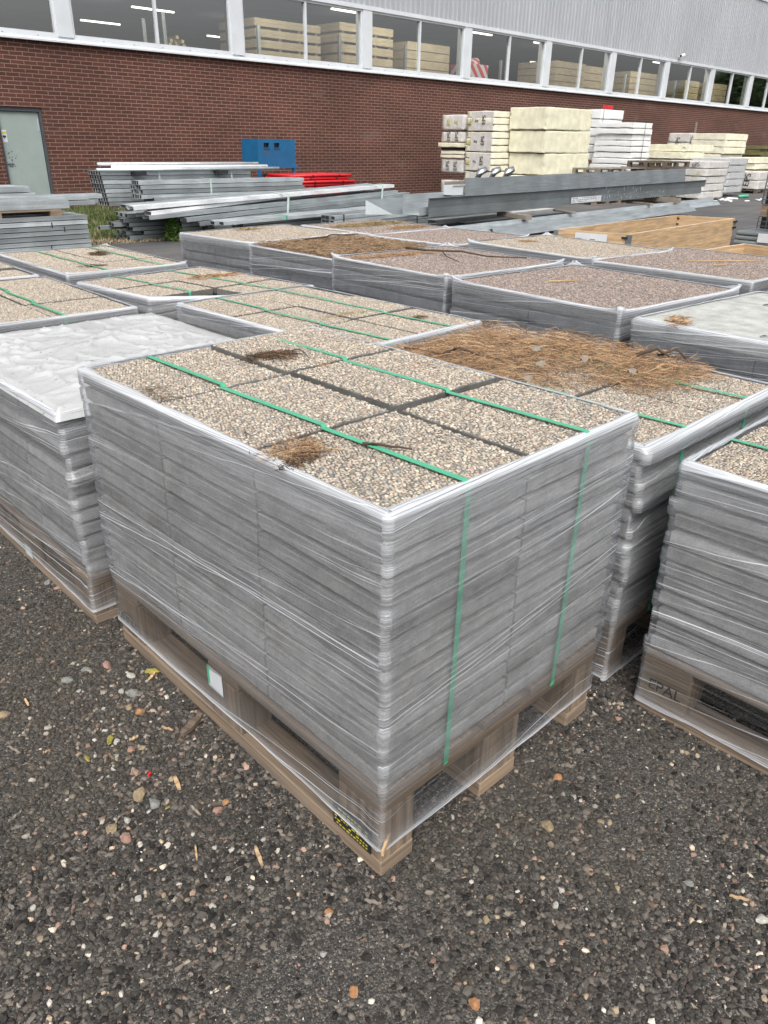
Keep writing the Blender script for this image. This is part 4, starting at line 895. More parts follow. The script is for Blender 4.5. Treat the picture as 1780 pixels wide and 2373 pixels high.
# ------------------------------------------------------------------ steel profiles
def chan(b_, w, h, t, p0, p1, mi=0, up=True):
    pr = [(-w/2, 0), (w/2, 0), (w/2, h), (w/2-t, h), (w/2-t, t), (-w/2+t, t), (-w/2+t, h), (-w/2, h)]
    if not up: pr = [(a, h-z) for a, z in pr][::-1]
    return b_.extrude(pr, p0, p1, mi)
def tubep(b_, w, h, t, p0, p1):
    """box tube filled with a shade-black core"""
    p0, p1 = Vector(p0), Vector(p1); d = (p1-p0).normalized()
    b_.extrude([(-w/2, 0), (w/2, 0), (w/2, t), (-w/2, t)], p0, p1); b_.extrude([(-w/2, h-t), (w/2, h-t), (w/2, h), (-w/2, h)], p0, p1)
    b_.extrude([(-w/2, t), (-w/2+t, t), (-w/2+t, h-t), (-w/2, h-t)], p0, p1); b_.extrude([(w/2-t, t), (w/2, t), (w/2, h-t), (w/2-t, h-t)], p0, p1); b_.extrude([(-w/2+t, t), (w/2-t, t), (w/2-t, h-t), (-w/2+t, h-t)], p0+d*.005, p1-d*.005, 1); return b_  # black core paints the shade inside the open tube
def bundle(label, x0, x1, y0, z0, cols, rows, w, h, mat='galv', slope=0, rise=0, jit=.0, straps=(), hollow=True, gap=.016, lower=0, group='bundles of galvanised profiles', stag=0, smat='strap_w'):
    t = thing('profile_bundle', label, 'steel bundle', (0, 0, 0), 0, group)
    for r in range(rows):
        for c in range(cols):
            a = x0+random.gauss(0, jit)+stag*r; e = x1+random.gauss(0, jit); y = y0+c*(w+gap); z = z0+r*(h+gap*.6)
            b_ = MB(); f = tubep if hollow else None
            if hollow: tubep(b_, w, h, .004, (a, y+(a-x0)*slope, z), (e, y+(e-x0)*slope, z+rise))
            else: chan(b_, w, h, .004, (a, y, z), (e, y+(e-x0)*slope, z+rise), up=False)
            b_.build('profile', [mat, 'black'], t)
    H = rows*(h+gap*.6)
    for s_ in straps:
        f = (s_-x0)/(x1-x0); yy = y0+(s_-x0)*slope-w/2-.006; zz = z0+rise*f; ye = yy+cols*(w+gap)+.004
        strap_mesh(t, [(s_, yy, zz-.004), (s_, yy, zz+H+.004), (s_, ye, zz+H+.006)], .035, smat)
    return t
def bearer(label, x, y, z, L_, w=.09, h=.08, rz=math.pi/2, mat='wood_grey', grp='timber bearers under the steel'):
    o = MB().box(-L_/2, -w/2, 0, L_/2, w/2, h).build('bearer', mat, bevel=.004); o.location = (x, y, z); o.rotation_euler.z = rz; return tag(o, label, 'bearer', grp)
# left low stack
bundle('low stack of wide galvanised decking with dark joints at the far left, under the pallet', -1.5, 3.62, 9.5, .10, 2, 8, .30, .048, 'galv', 0, 0, .012, (2.35,), group='galvanised stacks on the left', hollow=True)
for x in (-.8, 1.4, 3.3): bearer({-.8: 'leftmost', 1.4: 'middle', 3.3: 'rightmost'}[x]+' bearer under the low decking stack', x, 9.7, 0, .8, .1, .095)
for k, (x, z) in enumerate(((1.2, .36), (2.25, .42), (3.15, .44), (3.3, .38), (1.32, .15), (3.1, .17), (2.3, .14))):
    MB().box(x, 9.344, z-.02, x+.012, 9.349, z+.045).build('joint_clip', 'black', bpy.data.objects['profile_bundle'])
# pallet on top of it
def loose_pallet(label, x, y, z, w, l, h, rz=0, mat='pal', group=None):
    r = thing('timber_pallet', label, 'pallet', (x, y, z), rz, group)
    k = h/.144
    for i, yy in enumerate((0, w/2-.05, w-.1)):
        MB().box(0, yy, 0, l, yy+.1, .022*k).build('bottom_board', mat, r)
        for xx in (0, l/2-.07, l-.14): MB().box(xx, yy+.001, .022*k, xx+.14, yy+.099, .10*k).build('block', mat, r)
    for xx in (0, l/2-.07, l-.14): MB().box(xx, 0, .10*k, xx+.14, w, .122*k).build('stringer', mat, r)
    for yy in (0, w*.22, w*.45, w*.68, w-.12): MB().box(0, yy, .122*k, l, yy+.11, .144*k).build('deck_board', mat, r)
    return r
loose_pallet('weathered pallet between two steel stacks at the far left', 1.72, 9.38, .50, .8, 1.6, .13)
loose_pallet('second weathered pallet between the steel stacks, at the left image edge', 0., 9.38, .50, .8, 1.6, .13)
bundle('galvanised channels resting on the left pallet, reaching farthest right', -2, 4.1, 9.9, .635, 3, 2, .12, .055, 'galv', 0, .0, .1, group='galvanised stacks on the left')
bundle('spangled galvanised box profile along the front of the left pallet', -2, 3.42, 9.48, .635, 2, 1, .14, .10, 'galv', 0, 0, .03, group='galvanised stacks on the left')
bundle('flat lipped sheets on top of the left stack below the grey door', -2, 3.35, 10.45, .64, 3, 3, .22, .06, 'galv', 0, 0, .03, (1.95,), group='galvanised stacks on the left')
bundle('lower galvanised stack standing behind the left pallet', -2, 3.75, 10.6, .12, 3, 6, .16, .07, 'galv', 0, 0, .05, group='galvanised stacks on the left')
# upper bundles against the wall
for x in (6.3, 8.0): bearer(('left' if x < 7 else 'right')+' bearer carrying the hollow profile bundle', x, 13.2, 0, .9, .12, .36)
bundle('open ended hollow profile bundle in front of the brick wall, dark ends to the left', 5.62, 8.65, 13.0, .36, 5, 8, .085, .062, 'galv', 0, -.02, .0, (6.65, 8.2), hollow=True, stag=-.012)
bundle('bundle overlapping the hollow profiles, ending by the red barriers', 5.95, 9.5, 12.4, .50, 4, 4, .075, .065, 'galv', 0, .0, .02, (7.35,), hollow=True)
bundle('lower part of the overlapping bundle near the red barriers', 6.2, 9.25, 12.35, .18, 5, 5, .08, .06, 'galv', 0, .02, .05, hollow=True)
for k, (xa, xb, y, z) in enumerate(((5.55, 8.9, 13.05, 1.03), (5.75, 9.05, 12.95, .985), (5.45, 9.3, 12.9, .945))):
    tag(MB().tube([(xa, y, z), (xb, y, z)], .029, 8).build('steel_bar', 'galv_b' if k < 2 else 'galv', None, True), ['bright bar lying topmost above the hollow profile bundle', 'second bright bar, just under the topmost one', 'duller tube under the two bright bars'][k], 'steel bar', 'loose bars on the hollow profiles')
for x in (6.2, 7.9): bearer(('left' if x < 7 else 'right')+' dark spacer under the loose bars', x, 13.05, .86, .6, .2, .07, mat='black')
# fanned centre stack
rows_ = [(4.75, 10.55, .495, 'galv_b', .055, .16), (5.0, 8.2, .42, 'galv_b', .05, .14), (4.95, 10.6, .36, 'galv', .06, .18), (5.55, 10.9, .30, 'galv', .06, .2), (5.75, 10.8, .235, 'galv', .06, .2), (6.0, 10.9, .17, 'galv', .06, .2), (6.2, 11.0, .11, 'galv', .06, .2)]
t = thing('profile_stack', 'fanned pile of long galvanised channels, bright topmost edge, in the middle', 'steel stack', group='bundles of galvanised profiles')
for k, (xa, xb, z, m, h, rs) in enumerate(rows_):
    for c in range(3):
        b_ = MB(); xs = xa+random.uniform(0, .25)*(c > 0); chan(b_, .17, h, .004, (xs, 10.4+c*.18+k*-.03, z), (xb-random.uniform(0, .3)*(c > 0), 10.9+c*.18-k*.03, z+rs), up=False); b_.build('channel', m if c == 0 else 'galv', t)
for xx in (7.6, 10.0):
    yy = 10.4+(xx-5)/5.6*.5-.31; zb = .12+(xx-5)/5.6*.18
    strap_mesh(t, [(xx-.06, yy, zb), (xx, yy+.02, zb+.43), (xx, yy+.5, zb+.45)], .04, 'strap_w')
bundle('dark open ended profile block on the ground beside the grass', 4.95, 7.6, 10.95, .02, 5, 6, .09, .055, 'galv_d', 0, 0, .12, hollow=True, group='ground level profiles')
bundle('short dark stack of boxes hidden behind the green weed', 5.62, 6.35, 10.55, .03, 3, 5, .1, .05, 'galv_d', 0, 0, .0, (6.0,), hollow=True, group='ground level profiles', smat='frame_d')
bundle('long low profiles at ground level in front of the fanned pile', 6.35, 11.2, 9.9, .06, 3, 4, .1, .05, 'galv', .0, .10, .05, (8.7,), group='ground level profiles', smat='frame_d')
bundle('strapped square ended bundle in front centre behind the slab pallets', 7.6, 12.3, 9.2, .12, 3, 4, .1, .055, 'galv', .02, .12, .01, (7.8, 9.55), group='ground level profiles', smat='frame_d')
bundle('upper low profiles with a green tie near their left end', 5.9, 11.3, 9.75, .28, 3, 1, .13, .05, 'galv', .0, .12, .08, (7.05,), group='ground level profiles', smat='strap')
for x in (6.8, 9.0, 11.0): bearer({6.8: 'leftmost', 9.0: 'middle', 11.0: 'rightmost'}[x]+' bearer under the low front profiles', x, 9.6, 0, 1.3, .1, .055)
for x in (5.6, 8.0, 10.4): bearer({5.6: 'leftmost', 8.0: 'middle', 10.4: 'rightmost'}[x]+' bearer under the fanned steel pile', x, 10.6, 0, 1.0, .1, .10)
for k, (x, y, z, L_, mat) in enumerate(((9.2, 8.5, .22, 3.4, 'galv_b'), (9.6, 8.2, .18, 3.2, 'galv_d'), (9.0, 8.8, .12, 3.6, 'galv_d'), (9.8, 8.05, .10, 3.4, 'galv_d'))):
    b_ = MB(); chan(b_, .2, .07, .004, (x, y, z), (x+L_, y, z+.05), up=False); tag(b_.build('channel_length', mat), ['bright folded channel lying under the left end of the grey gutter', 'dark channel length below the bright folded one', 'dark channel length farthest back under the gutter', 'dark channel length nearest the slab pallets under the gutter'][k], 'steel channel', 'channels under the gutter')
# big grey channel
gch = thing('steel_gutter', 'long dark grey steel gutter section with a white paper label on its side', 'steel gutter')
prf = [(-.0, 0), (.34, 0), (.34, .50), (.335, .50), (.335, .006), (.006, .006), (.006, .24), (-.0, .24)]
def gp(x, y, z, k): return (x, y+k, z)
xa, xb = 8.05, 16.95; ya, yb = 7.5, 7.5; za, zb = .455, .56
b_ = MB()  # front wall lower, with a fold halfway
b_.extrude([(0, 0), (.006, 0), (.020, .125), (.014, .130)][::-1], (xa, ya, za), (xb-.15, yb, zb)); b_.build('front_web', 'galv_d', gch)
b_ = MB(); b_.extrude([(.012, .127), (.024, .131), (.010, .262), (.0, .258)][::-1], (xa, ya, za), (xb, yb, zb)); b_.build('front_flange', 'galv_d', gch)
b_ = MB(); b_.extrude([(.0, 0), (.42, 0), (.42, .004), (.0, .004)], (xa, ya+.0, za-.004), (xb-.15, yb, zb-.004)); b_.extrude([(.02, .262), (-.03, .262), (-.03, .258), (.02, .258)], (xa, ya, za), (xb, yb, zb)); b_.build('bottom_web', 'galv_d', gch)
b_ = MB(); b_.box(0, 0, 0, 7.3, .008, .46); o = b_.build('back_web', 'galv_d', gch); o.location = (9.12, 7.70, .505); o.rotation_euler = (-.12, -.012, 0)
lbp = at(1316, 462, .6)
ll = MB().box(0, 0, 0, .98, .003, .10).build('label', 'label', gch); ll.location = (11.75, 7.485, .515); ll.rotation_euler = (0, -.0115, 0)
for k in range(3):
    x = .04
    while x < .8:
        l_ = random.uniform(.015, .06)
        if random.random() < .75 and not (k == 0 and x > .5): MB().box(x, -.0012, .02+k*.028, x+l_, -.0004, .028+k*.028).build('print', 'ink', ll)
        x += l_+.02
# dents of white paint on the gutter
bb = MB()
for k in range(60):
    x = 11.9+random.random()*3.2; z = .53+random.random()*.21; q_ = random.uniform(.003, .012); bb.box(x, 7.478, z, x+q_, 7.4815, z+random.uniform(.01, .045))
bb.build('paint_spots', 'galv', gch)
b_ = MB(); b_.box(0, 0, 0, 1.9, .006, .28, 0); b_.box(0, -.35, .0, 1.9, -.001, .006); b_.box(0, -.357, .0, 1.9, -.351, .12)
o = b_.build('folded_channel', 'galv', None); o.location = (7.95, 7.95, .47); o.rotation_euler = (0, -.01, 0); tag(o, 'open folded channel, light inside, at the left end of the grey gutter', 'steel channel')
b_ = MB(); b_.quad([(7.55, 8.35, .66), (11.2, 8.5, .70), (11.2, 8.2, .50), (7.85, 8.05, .46)][::-1]); b_.quad([(7.55, 8.35, .66), (7.85, 8.05, .46), (7.5, 8.3, .46)], [(0, 0)]*3); b_.quad([(7.5, 8.3, .46), (7.55, 8.35, .66), (11.2, 8.5, .70), (11.2, 8.49, .46)])
tag(b_.build('folded_sheet', 'galv_d', fixn=False), 'tilted bright folded sheet with a dark triangular end left of the gutter', 'folded sheet')
# galvanised trapezoid under
b_ = MB(); wpr = [(0, 0), (.03, .0), (.07, .05), (.17, .05), (.20, .12), (.26, .12), (.26, .115), (.205, .115), (.175, .045), (.075, .045), (.035, -.005), (0, -.005)]
b_.extrude([(a, z) for a, z in wpr][::-1], (7.2, 6.95, .20), (16.7, 6.95, .36)); tag(b_.build('ribbed_channel', 'galv'), 'long pale ribbed galvanised channel lying below the dark gutter', 'steel channel')
b_ = MB(); b_.extrude([(a, z) for a, z in wpr][::-1], (8.9, 6.75, .18), (15.2, 6.75, .31)); tag(b_.build('ribbed_channel', 'galv'), 'second ribbed channel nested in front of the pale one', 'steel channel')
bearer('short light bearer sticking out under the gutter near its left end', 10.0, 7.4, .36, .75, .13, .07, 1.35); bearer('thin flat stick poking out under the gutter', 11.3, 7.3, .40, .6, .08, .03, 1.2)
bearer('bearer sticking out under the right end of the gutter', 15.0, 7.45, .44, .8, .1, .09, 1.5); bearer('dark bearer under the gutter right of its label', 14.0, 7.4, .43, .7, .08, .04, 1.25)
loose_pallet('grey pallet carrying the ribbed channel, left one behind the slab pallets', 9.6, 6.55, .0, .9, 1.35, .16, -.02, 'pal', 'pallets under the ribbed channel')
loose_pallet('grey pallet carrying the ribbed channel, right one by the open road', 13.9, 6.95, .0, .9, 1.5, .2, .02, 'pal', 'pallets under the ribbed channel')
# box, bowl and duct fittings
bx = thing('metal_box', 'dull brown grey sheet metal trough behind the left end of the gutter', 'metal trough', (9.6, 8.6, .45))
MB().box(0, 0, 0, 1.6, .02, .42).build('back', 'wood_grey', bx); MB().box(0, -.45, 0, .02, 0, .42).build('side', 'wood_grey', bx)
for (x, y, z) in ((9.35, 7.7, .74),):
    pn = thing('white_tub', 'small pale metal tub at the left end of the gutter', 'tub', (8.85, 7.75, .72)); MB().box(0, 0, 0, .24, .2, .01).box(0, 0, .01, .01, .2, .14).box(.23, 0, .01, .24, .2, .14).box(.01, .19, .01, .23, .2, .14).box(.01, 0, .01, .23, .01, .14).build('tub_body', 'wframe', pn); MB().box(-.02, -.02, .14, .26, 0, .15).build('rim', 'wframe', pn)
for k, (u, v) in enumerate(((1093, 404), (1117, 410), (1146, 409))):
    g = at(u, v, .9); x, y, z = 10.2+k*.38, 8.4, 1.0
    tag(MB().tube([(x, y, z-.08), (x+.06, y, z+.02), (x+.16, y-.05, z+.06)], [.05, .065, .05], 12).build('duct_fitting', 'chrome', None, True), ['shiny duct elbow farthest left above the gutter', 'shiny duct elbow in the middle above the gutter', 'dark crinkled duct elbow on the right above the gutter'][k], 'duct fitting', 'shiny duct fittings')
# ------------------------------------------------------------------ blue container
bc = thing('blue_container', 'blue steel container with two rusty lifting slots, on a stand against the brick wall', 'container', (10.5, 15.3, 0), .05)
sh = MB()
for z0_, z1_ in ((.92, 1.30), (1.40, 1.48)): sh.box(0, 0, z0_, 1.12, .03, z1_)
for x0_, x1_ in ((0, .17), (.33, .48), (.64, 1.12)): sh.box(x0_, 0, 1.30, x1_, .03, 1.40)
sh.box(0, .03, .92, .03, .62, 1.48); sh.box(1.09, .03, .92, 1.12, .62, 1.48); sh.box(.03, .59, .92, 1.09, .62, 1.48); sh.box(.03, .03, .92, 1.09, .59, .95)
sh.build('shell', 'blue', bc)
MB().box(.1, .06, 1.2, 1.0, .08, 1.44).build('slot_shade', 'black', bc)  # black sheet behind the slots, painted shade of the container's inside
for x in (.17, .64-.16): MB().box(x-.01, -.02, 1.28, x+.17, 0, 1.30).build('slot_lip', 'blue', bc)
rs = simple('rust', (.12, .09, .06), .8, 0, .4, 30); MAT['rust'] = rs
for x in (.19, .24, .3, .5, .55, .62): MB().box(x, -.0015, 1.28-random.uniform(.15, .28), x+.008, -.0005, 1.28).build('rust_streak', 'rust', bc)
MB().box(-.02, -.01, .86, 1.2, .66, .919).box(0, .0, .0, .06, .06, .86).box(1.06, .0, .0, 1.12, .06, .86).box(0, .56, .0, .06, .62, .86).build('stand', 'blue', bc)
MB().box(.0, .06, .45, 1.06, .12, .62).build('crossbar', 'blue', bc)
for x in (.1, .25, .55, .75): MB().tube([(x, .1, .62), (x, .1, .74)], .045, 8).build('rubber_foot', 'black', bc)
# red barriers
for k in range(7):
    rb = thing('red_barrier', ['lowest', 'second lowest', 'third', 'middle', 'third highest', 'second highest', 'topmost'][k]+' red plastic barrier panel in the stack beside the blue container', 'barrier', (10.75+random.uniform(-.06, .06), 14.3+random.uniform(-.04, .04), .33+k*.066), random.gauss(0, .02), 'stacked red barriers')
    L_ = 1.9+random.uniform(-.12, .06); rr = .029
    MB().tube([(0, 0, 0), (L_*.5, 0, .008), (L_-.06, 0, 0), (L_, .05, 0), (L_, .9, 0), (L_-.06, .95, 0), (0, .95, 0), (-.03, .9, 0), (-.03, .04, 0), (0, 0, 0)], rr, 8).build('frame', 'red', rb, True)
    MB().box(0, .02, -.012, L_-.02, .93, .012).build('panel', 'red', rb)
    for x in (L_*.3, L_*.75): MB().tube([(x, -.03, 0), (x+.04, -.03, 0)], .02, 6).build('clip', 'black', rb)
bearer('support under the red barriers', 11.3, 14.7, 0, 1.0, .2, .3, math.pi/2, 'wood_grey')
# ------------------------------------------------------------------ foam stacks
def foam_mesh(w, d, h, rough=.012, seg=.12, seed=0, chipk=.03):
    bm = bmesh.new(); bmesh.ops.create_cube(bm, size=1); bmesh.ops.bevel(bm, geom=bm.edges[:], offset=min(.03, h*.12)/max(w, d), segments=1, affect='EDGES') if False else None
    n = max(2, int(max(w, d)/seg)); bmesh.ops.subdivide_edges(bm, edges=bm.edges[:], cuts=n, use_grid_fill=True)
    for v in bm.verts:
        p = Vector(((v.co.x+.5)*w, (v.co.y+.5)*d, (v.co.z+.5)*h)); c = sum(1 for q in v.co if abs(abs(q)-.5) < 1e-4)
        nn = mn.noise(p*4+Vector((seed*7, 0, 0))); p += v.co.normalized()*rough*nn
        if c >= 2: p -= Vector((math.copysign(1, v.co.x)*(abs(v.co.x) > .499), math.copysign(1, v.co.y)*(abs(v.co.y) > .499), math.copysign(1, v.co.z)*(abs(v.co.z) > .499)))*(.006+chipk*max(0, mn.noise(p*7+Vector((seed*3, 1, 0)))))
        v.co = p
    me = bpy.data.meshes.new('block'); bm.to_mesh(me); bm.free(); return me
def foam(label, x, y, z, w, d, h, mat='cream', rz=0, cat='foam block', group=None, rough=.012, seed=0, name='foam_block', chipk=.03, seg=.12):
    me = foam_mesh(w, d, h, rough, seg, seed, chipk); me.materials.append(MAT[mat]); o = link(name, me); o.location = (x, y, z); o.rotation_euler.z = rz; return tag(o, label, cat, group)
ZB = [0.72, 1.27, 1.83]
for k, z in enumerate(ZB): foam(['lowest of the three big yellowish foam blocks', 'middle one of the three big yellowish foam blocks', 'topmost of the three big yellowish foam blocks'][k], 17.72+(.12, .04, 0)[k], 12.5, z, 2.15, 1.2, .535, 'cream', seed=k+1, group='three big yellowish foam blocks', chipk=.03, rough=.014)
foam('big yellowish foam block partly hidden behind the gutter', 17.8, 12.5, .14, 2.1, 1.1, .56, 'cream', seed=9, group='three big yellowish foam blocks', rough=.014)
loose_pallet('pallet under the big yellowish foam blocks', 17.9, 12.55, 0, 1.0, 1.9, .14)
loose_pallet('pale pallet edge standing in front of the big foam blocks', 18.6, 11.3, .78, .8, 2.6, .14, 0, 'wood_grey'); loose_pallet('pallets lifting the pale pallet edge', 18.7, 11.35, .0, .8, 1.4, .144); foam('white slab pile under the pale pallet edge', 18.75, 11.4, .15, 1.9, .7, .61, 'white')
def board_stack(label, x, y, z0, w, d, hs, mats, group, jit=.02, wrap=None, strap=None, tex=()):
    """foam boards tied or wrapped into one pack"""
    t = thing('foam_board_stack', label, 'foam board stack', (x, y, 0), 0, group); z = z0; R2 = random.Random(int(x*10))
    for k, h in enumerate(hs):
        m = mats[k % len(mats)]; me = foam_mesh(w, d, h-.008, .006, .3, k+x, .015); me.materials.append(MAT[m]); o = link('foam_board', me, t); o.location = (R2.uniform(-jit, jit), R2.uniform(-jit, jit), z); z += h
    if wrap:
        z_ = z0+.02
        for (a, c, m) in wrap:      # wrapping sleeve around the pack, as wide as its face towards the yard
            b_ = MB(); b_.box(-.03, -.02, z_, -.022, d*.86, c) if a == 'x' else b_.box(-.01, -.03, z_, w*.7, -.024, c); b_.build('wrap', m, t)
    if strap:
        strap_mesh(t, [(strap, -.03, z0), (strap, -.035, z+.004), (strap, d, z+.006)], .02, 'frame_d')
    return t, z
def prints(t, items):
    for s_, sz, mat, x, y, z, face, rot in items:
        r = (math.pi/2, rot, 0) if face == 'y' else (math.pi/2, rot, -math.pi/2)
        text(s_, sz, mat, t, (x, y, z), r, ext=.002)
def wrapped(label, x, y, z0, w, d, h, n, group, pr=(), mat='wrapw', seed=0):
    t = thing('wrapped_foam_pack', label, 'foam pack', (x, y, 0), 0, group)
    for k in range(n):
        me = foam_mesh(w, d, h/n-.006, .016, .16, seed+k, .02); me.materials.append(MAT[mat]); me.polygons.foreach_set('use_smooth', [True]*len(me.polygons)); o = link('wrapped_board', me, t); o.location = (random.uniform(-.02, .02), random.uniform(-.02, .02), z0+k*h/n)
    prints(t, pr); return t
GE = 'foam packs stacked along the wall'
# leftmost two columns
H8 = [.10]*4
for k, (z, h, lb) in enumerate(((.15, .36, 'lowest printed pack in the leftmost foam column'), (.70, .36, 'printed pack low in the leftmost foam column'), (1.50, .26, 'printed pack above the dark gap in the leftmost foam column'), (1.80, .40, 'topmost printed pack of the leftmost foam column, yellow logo'))):
    wrapped(lb, 17.2, 14.85, z, 1.2, .85, h, 1, GE, [('EPS', .17, 'ink', -.03, .25, z+h/2, 'x', -math.pi/2), ('EPS', .17, 'ink', -.03, .55, z+h/2, 'x', -math.pi/2)] if k < 3 else [('S', .2, 'inky', -.03, .3, z+h/2, 'x', -1.2), ('80', .16, 'inky', -.03, .6, z+h/2, 'x', -1.5)], seed=k*5)
board_stack('bare cream boards in the leftmost foam column under the dark gap', 17.15, 14.8, 1.08, 1.2, .9, [.1, .1], ['cream2'], GE); board_stack('brownish bare boards over the dark gap in the leftmost foam column', 17.1, 14.8, 1.36, 1.2, .95, [.13], ['cream'], GE)
tag(MB().box(17.2, 14.9, 1.285, 18.3, 15.7, 1.355).build('bearer', 'black'), 'dark bearers in the gap of the leftmost foam column', 'bearer')
zz = .15
for k, (h, n) in enumerate(((.62, 3), (.48, 3), (.50, 3), (.50, 3))):
    t = wrapped('%s printed sleeve pack of the second foam column' % ['lowest', 'second lowest', 'second highest', 'topmost'][k], 17.15, 13.75, zz, 1.35, .98, h, n, GE, [('EPS', .16, 'ink', -.035, .35, zz+h*.55, 'x', -math.pi/2), ('S', .15, 'ink', -.035, .6, zz+h*.5, 'x', -1.3), ('80', .13, 'inky', -.035, .82, zz+h*.45, 'x', -1.1)], 'cream2', k*3)
    MB().box(-.022, .04, zz+.02, -.018, .8, zz+h-.03).build('sleeve', 'wrapw', t); zz += h+.008
loose_pallet('pallet under the second foam column', 17.2, 13.8, 0, .95, 1.3, .144)
# white stacks behind
board_stack('tall white foam stack with a red label on top, behind the big yellow blocks', 22.7, 14.0, 1.05, 1.35, 1.5, [.22, .24, .24, .24, .25, .28], ['white'], GE, .03, strap=.1)
board_stack('base boards under the tall white foam stack', 22.8, 14.1, .15, 1.3, 1.3, [.25, .25, .3], ['white'], GE)
tag(MB().box(23.0, 13.99, 2.535, 23.35, 14.15, 2.63).build('red_label', 'red'), 'red label block on top of the tall white foam stack', 'label')
board_stack('white foam stack of many thin boards with a dark band, in front', 22.2, 12.5, .15, 1.15, 1.3, [.165]*12, ['white'], GE, .045, strap=.62)
for k in range(5): loose_pallet(['bottom','second','third','fourth','topmost'][k]+' dark pallet of the pile beside the white foam', 20.9-(k == 4)*-.0+(.0 if k < 4 else .35), 10.8, .15+k*.16+.15, 1.2, 1.5, .155, -.03+k*.01, 'pal_dark', 'pile of dark pallets')
loose_pallet('dark pallet alone at the foot of the dark pile', 20.7, 10.8, .12, 1.2, 1.5, .17, 0, 'pal_dark', 'pile of dark pallets')
foam('upper long pale yellow foam slab, gnawed along its top', 25.4, 12.4, 1.34, 2.2, 1.3, .21, 'cream', seed=21, group='long pale slabs', chipk=.1); foam('lower long pale yellow foam slab', 25.3, 12.4, 1.12, 1.6, 1.3, .21, 'cream', seed=22, group='long pale slabs'); foam('hidden base of the long pale foam slabs', 25.35, 12.5, .14, 1.6, 1.2, .97, 'cream2', seed=23, group='long pale slabs')
wrapped('grey film wrapped foam stack on the right, tightly pleated', 26.1, 11.1, .12, 1.35, 1.8, 1.06, 5, GE, mat='wrapg', seed=40)
wrapped('white film wrapped foam stack in front, with printed grey letters', 23.35, 10.55, .06, 1.5, 1.3, 1.05, 5, GE, [('EPS', .16, 'ink', -.035, .35, 1.0, 'x', -.2), ('S', .2, 'ink', -.035, .2, .25, 'x', -1.4), ('80', .16, 'ink', -.035, .6, .25, 'x', -1.4), ('/', .26, 'inky', -.04, .25, .75, 'x', .6), ('/', .26, 'inky', -.04, .95, .9, 'x', .6)], 'wrapw', 50)
for k in range(3): foam(['lowest', 'middle', 'topmost'][k]+' pale block of the small pile high on the right', 31.2-(k == 0)*.0, 13.7, 1.27+k*.24, 1.95, 1.4, .235, 'cream2', seed=60+k, group='small pale pile high on the right')
wrapped('printed slanted pack behind the small pale pile', 31.3, 15.2, 1.3, 1.4, .95, .7, 2, GE, [('EPS', .2, 'ink', -.03, .5, 1.7, 'x', -1.4)], seed=70); foam('base under the small pale pile', 31.2, 13.8, .1, 2.0, 2.2, 1.16, 'cream2', seed=75, group='small pale pile high on the right')
foam('long pale foam slab running out of frame at the right', 30.2, 12.0, .98, 3.6, 1.2, .19, 'cream2', seed=80, group='pale slabs at the right'); foam('short pale slab under the long one at the right', 30.3, 12.0, .78, 1.6, 1.2, .19, 'cream2', seed=81, group='pale slabs at the right')
wrapped('low printed foam pack under the pale slabs at the right', 29.4, 11.4, .14, 1.3, 1.2, .60, 2, GE, [('EPS', .3, 'ink', -.03, .4, .45, 'x', -1.5)], seed=82); loose_pallet('pallet under the low printed foam pack', 29.4, 11.4, .0, 1.2, 1.4, .13, 0, 'pal_dark')
t = thing('mossy_board_pile', 'pile of green mossy boards far right by the wall', 'board pile', (38.2, 15.2, 0))
for k in range(12): MB().box(random.uniform(-.1, .1), random.uniform(-.1, .1), k*.135, 5+random.uniform(-.3, .3), 1.2, k*.135+.12).build('board', 'moss', t)
pl = MB().box(0, 0, 0, .12, .04, 1.35).build('plank', 'wood_grey'); pl.location = (35.5, 17.1, 1.15); pl.rotation_euler.x = -.03; tag(pl, 'single grey plank fixed upright on the brick wall', 'plank')
for k in range(14):
    x, y = 23.8+random.random()*2.2, 9.6+random.random()*.8
    o = foam(['white foam crumb', 'broken white foam bit', 'flat white foam scrap', 'thin white foam shred', 'small foam flake', 'long foam crumb', 'chunky foam bit'][k % 7]+[' on the asphalt below the wrapped stacks', ' on the asphalt, nearer the camera'][k//7], x, y, .004, random.uniform(.06, .3), random.uniform(.05, .12), random.uniform(.02, .06), 'white', random.random()*3, 'foam crumb', 'white foam crumbs', .01, k, 'foam_crumb', .01, .05)
gh = []
tag(MB().tube([(26.1, 10.6, .05), (26.5, 10.5, .06), (26.9, 10.65, .05)], .05, 7).build('green_hose', 'strap', None, True), 'dark green hose end on the asphalt below the grey wrapped stack', 'hose')
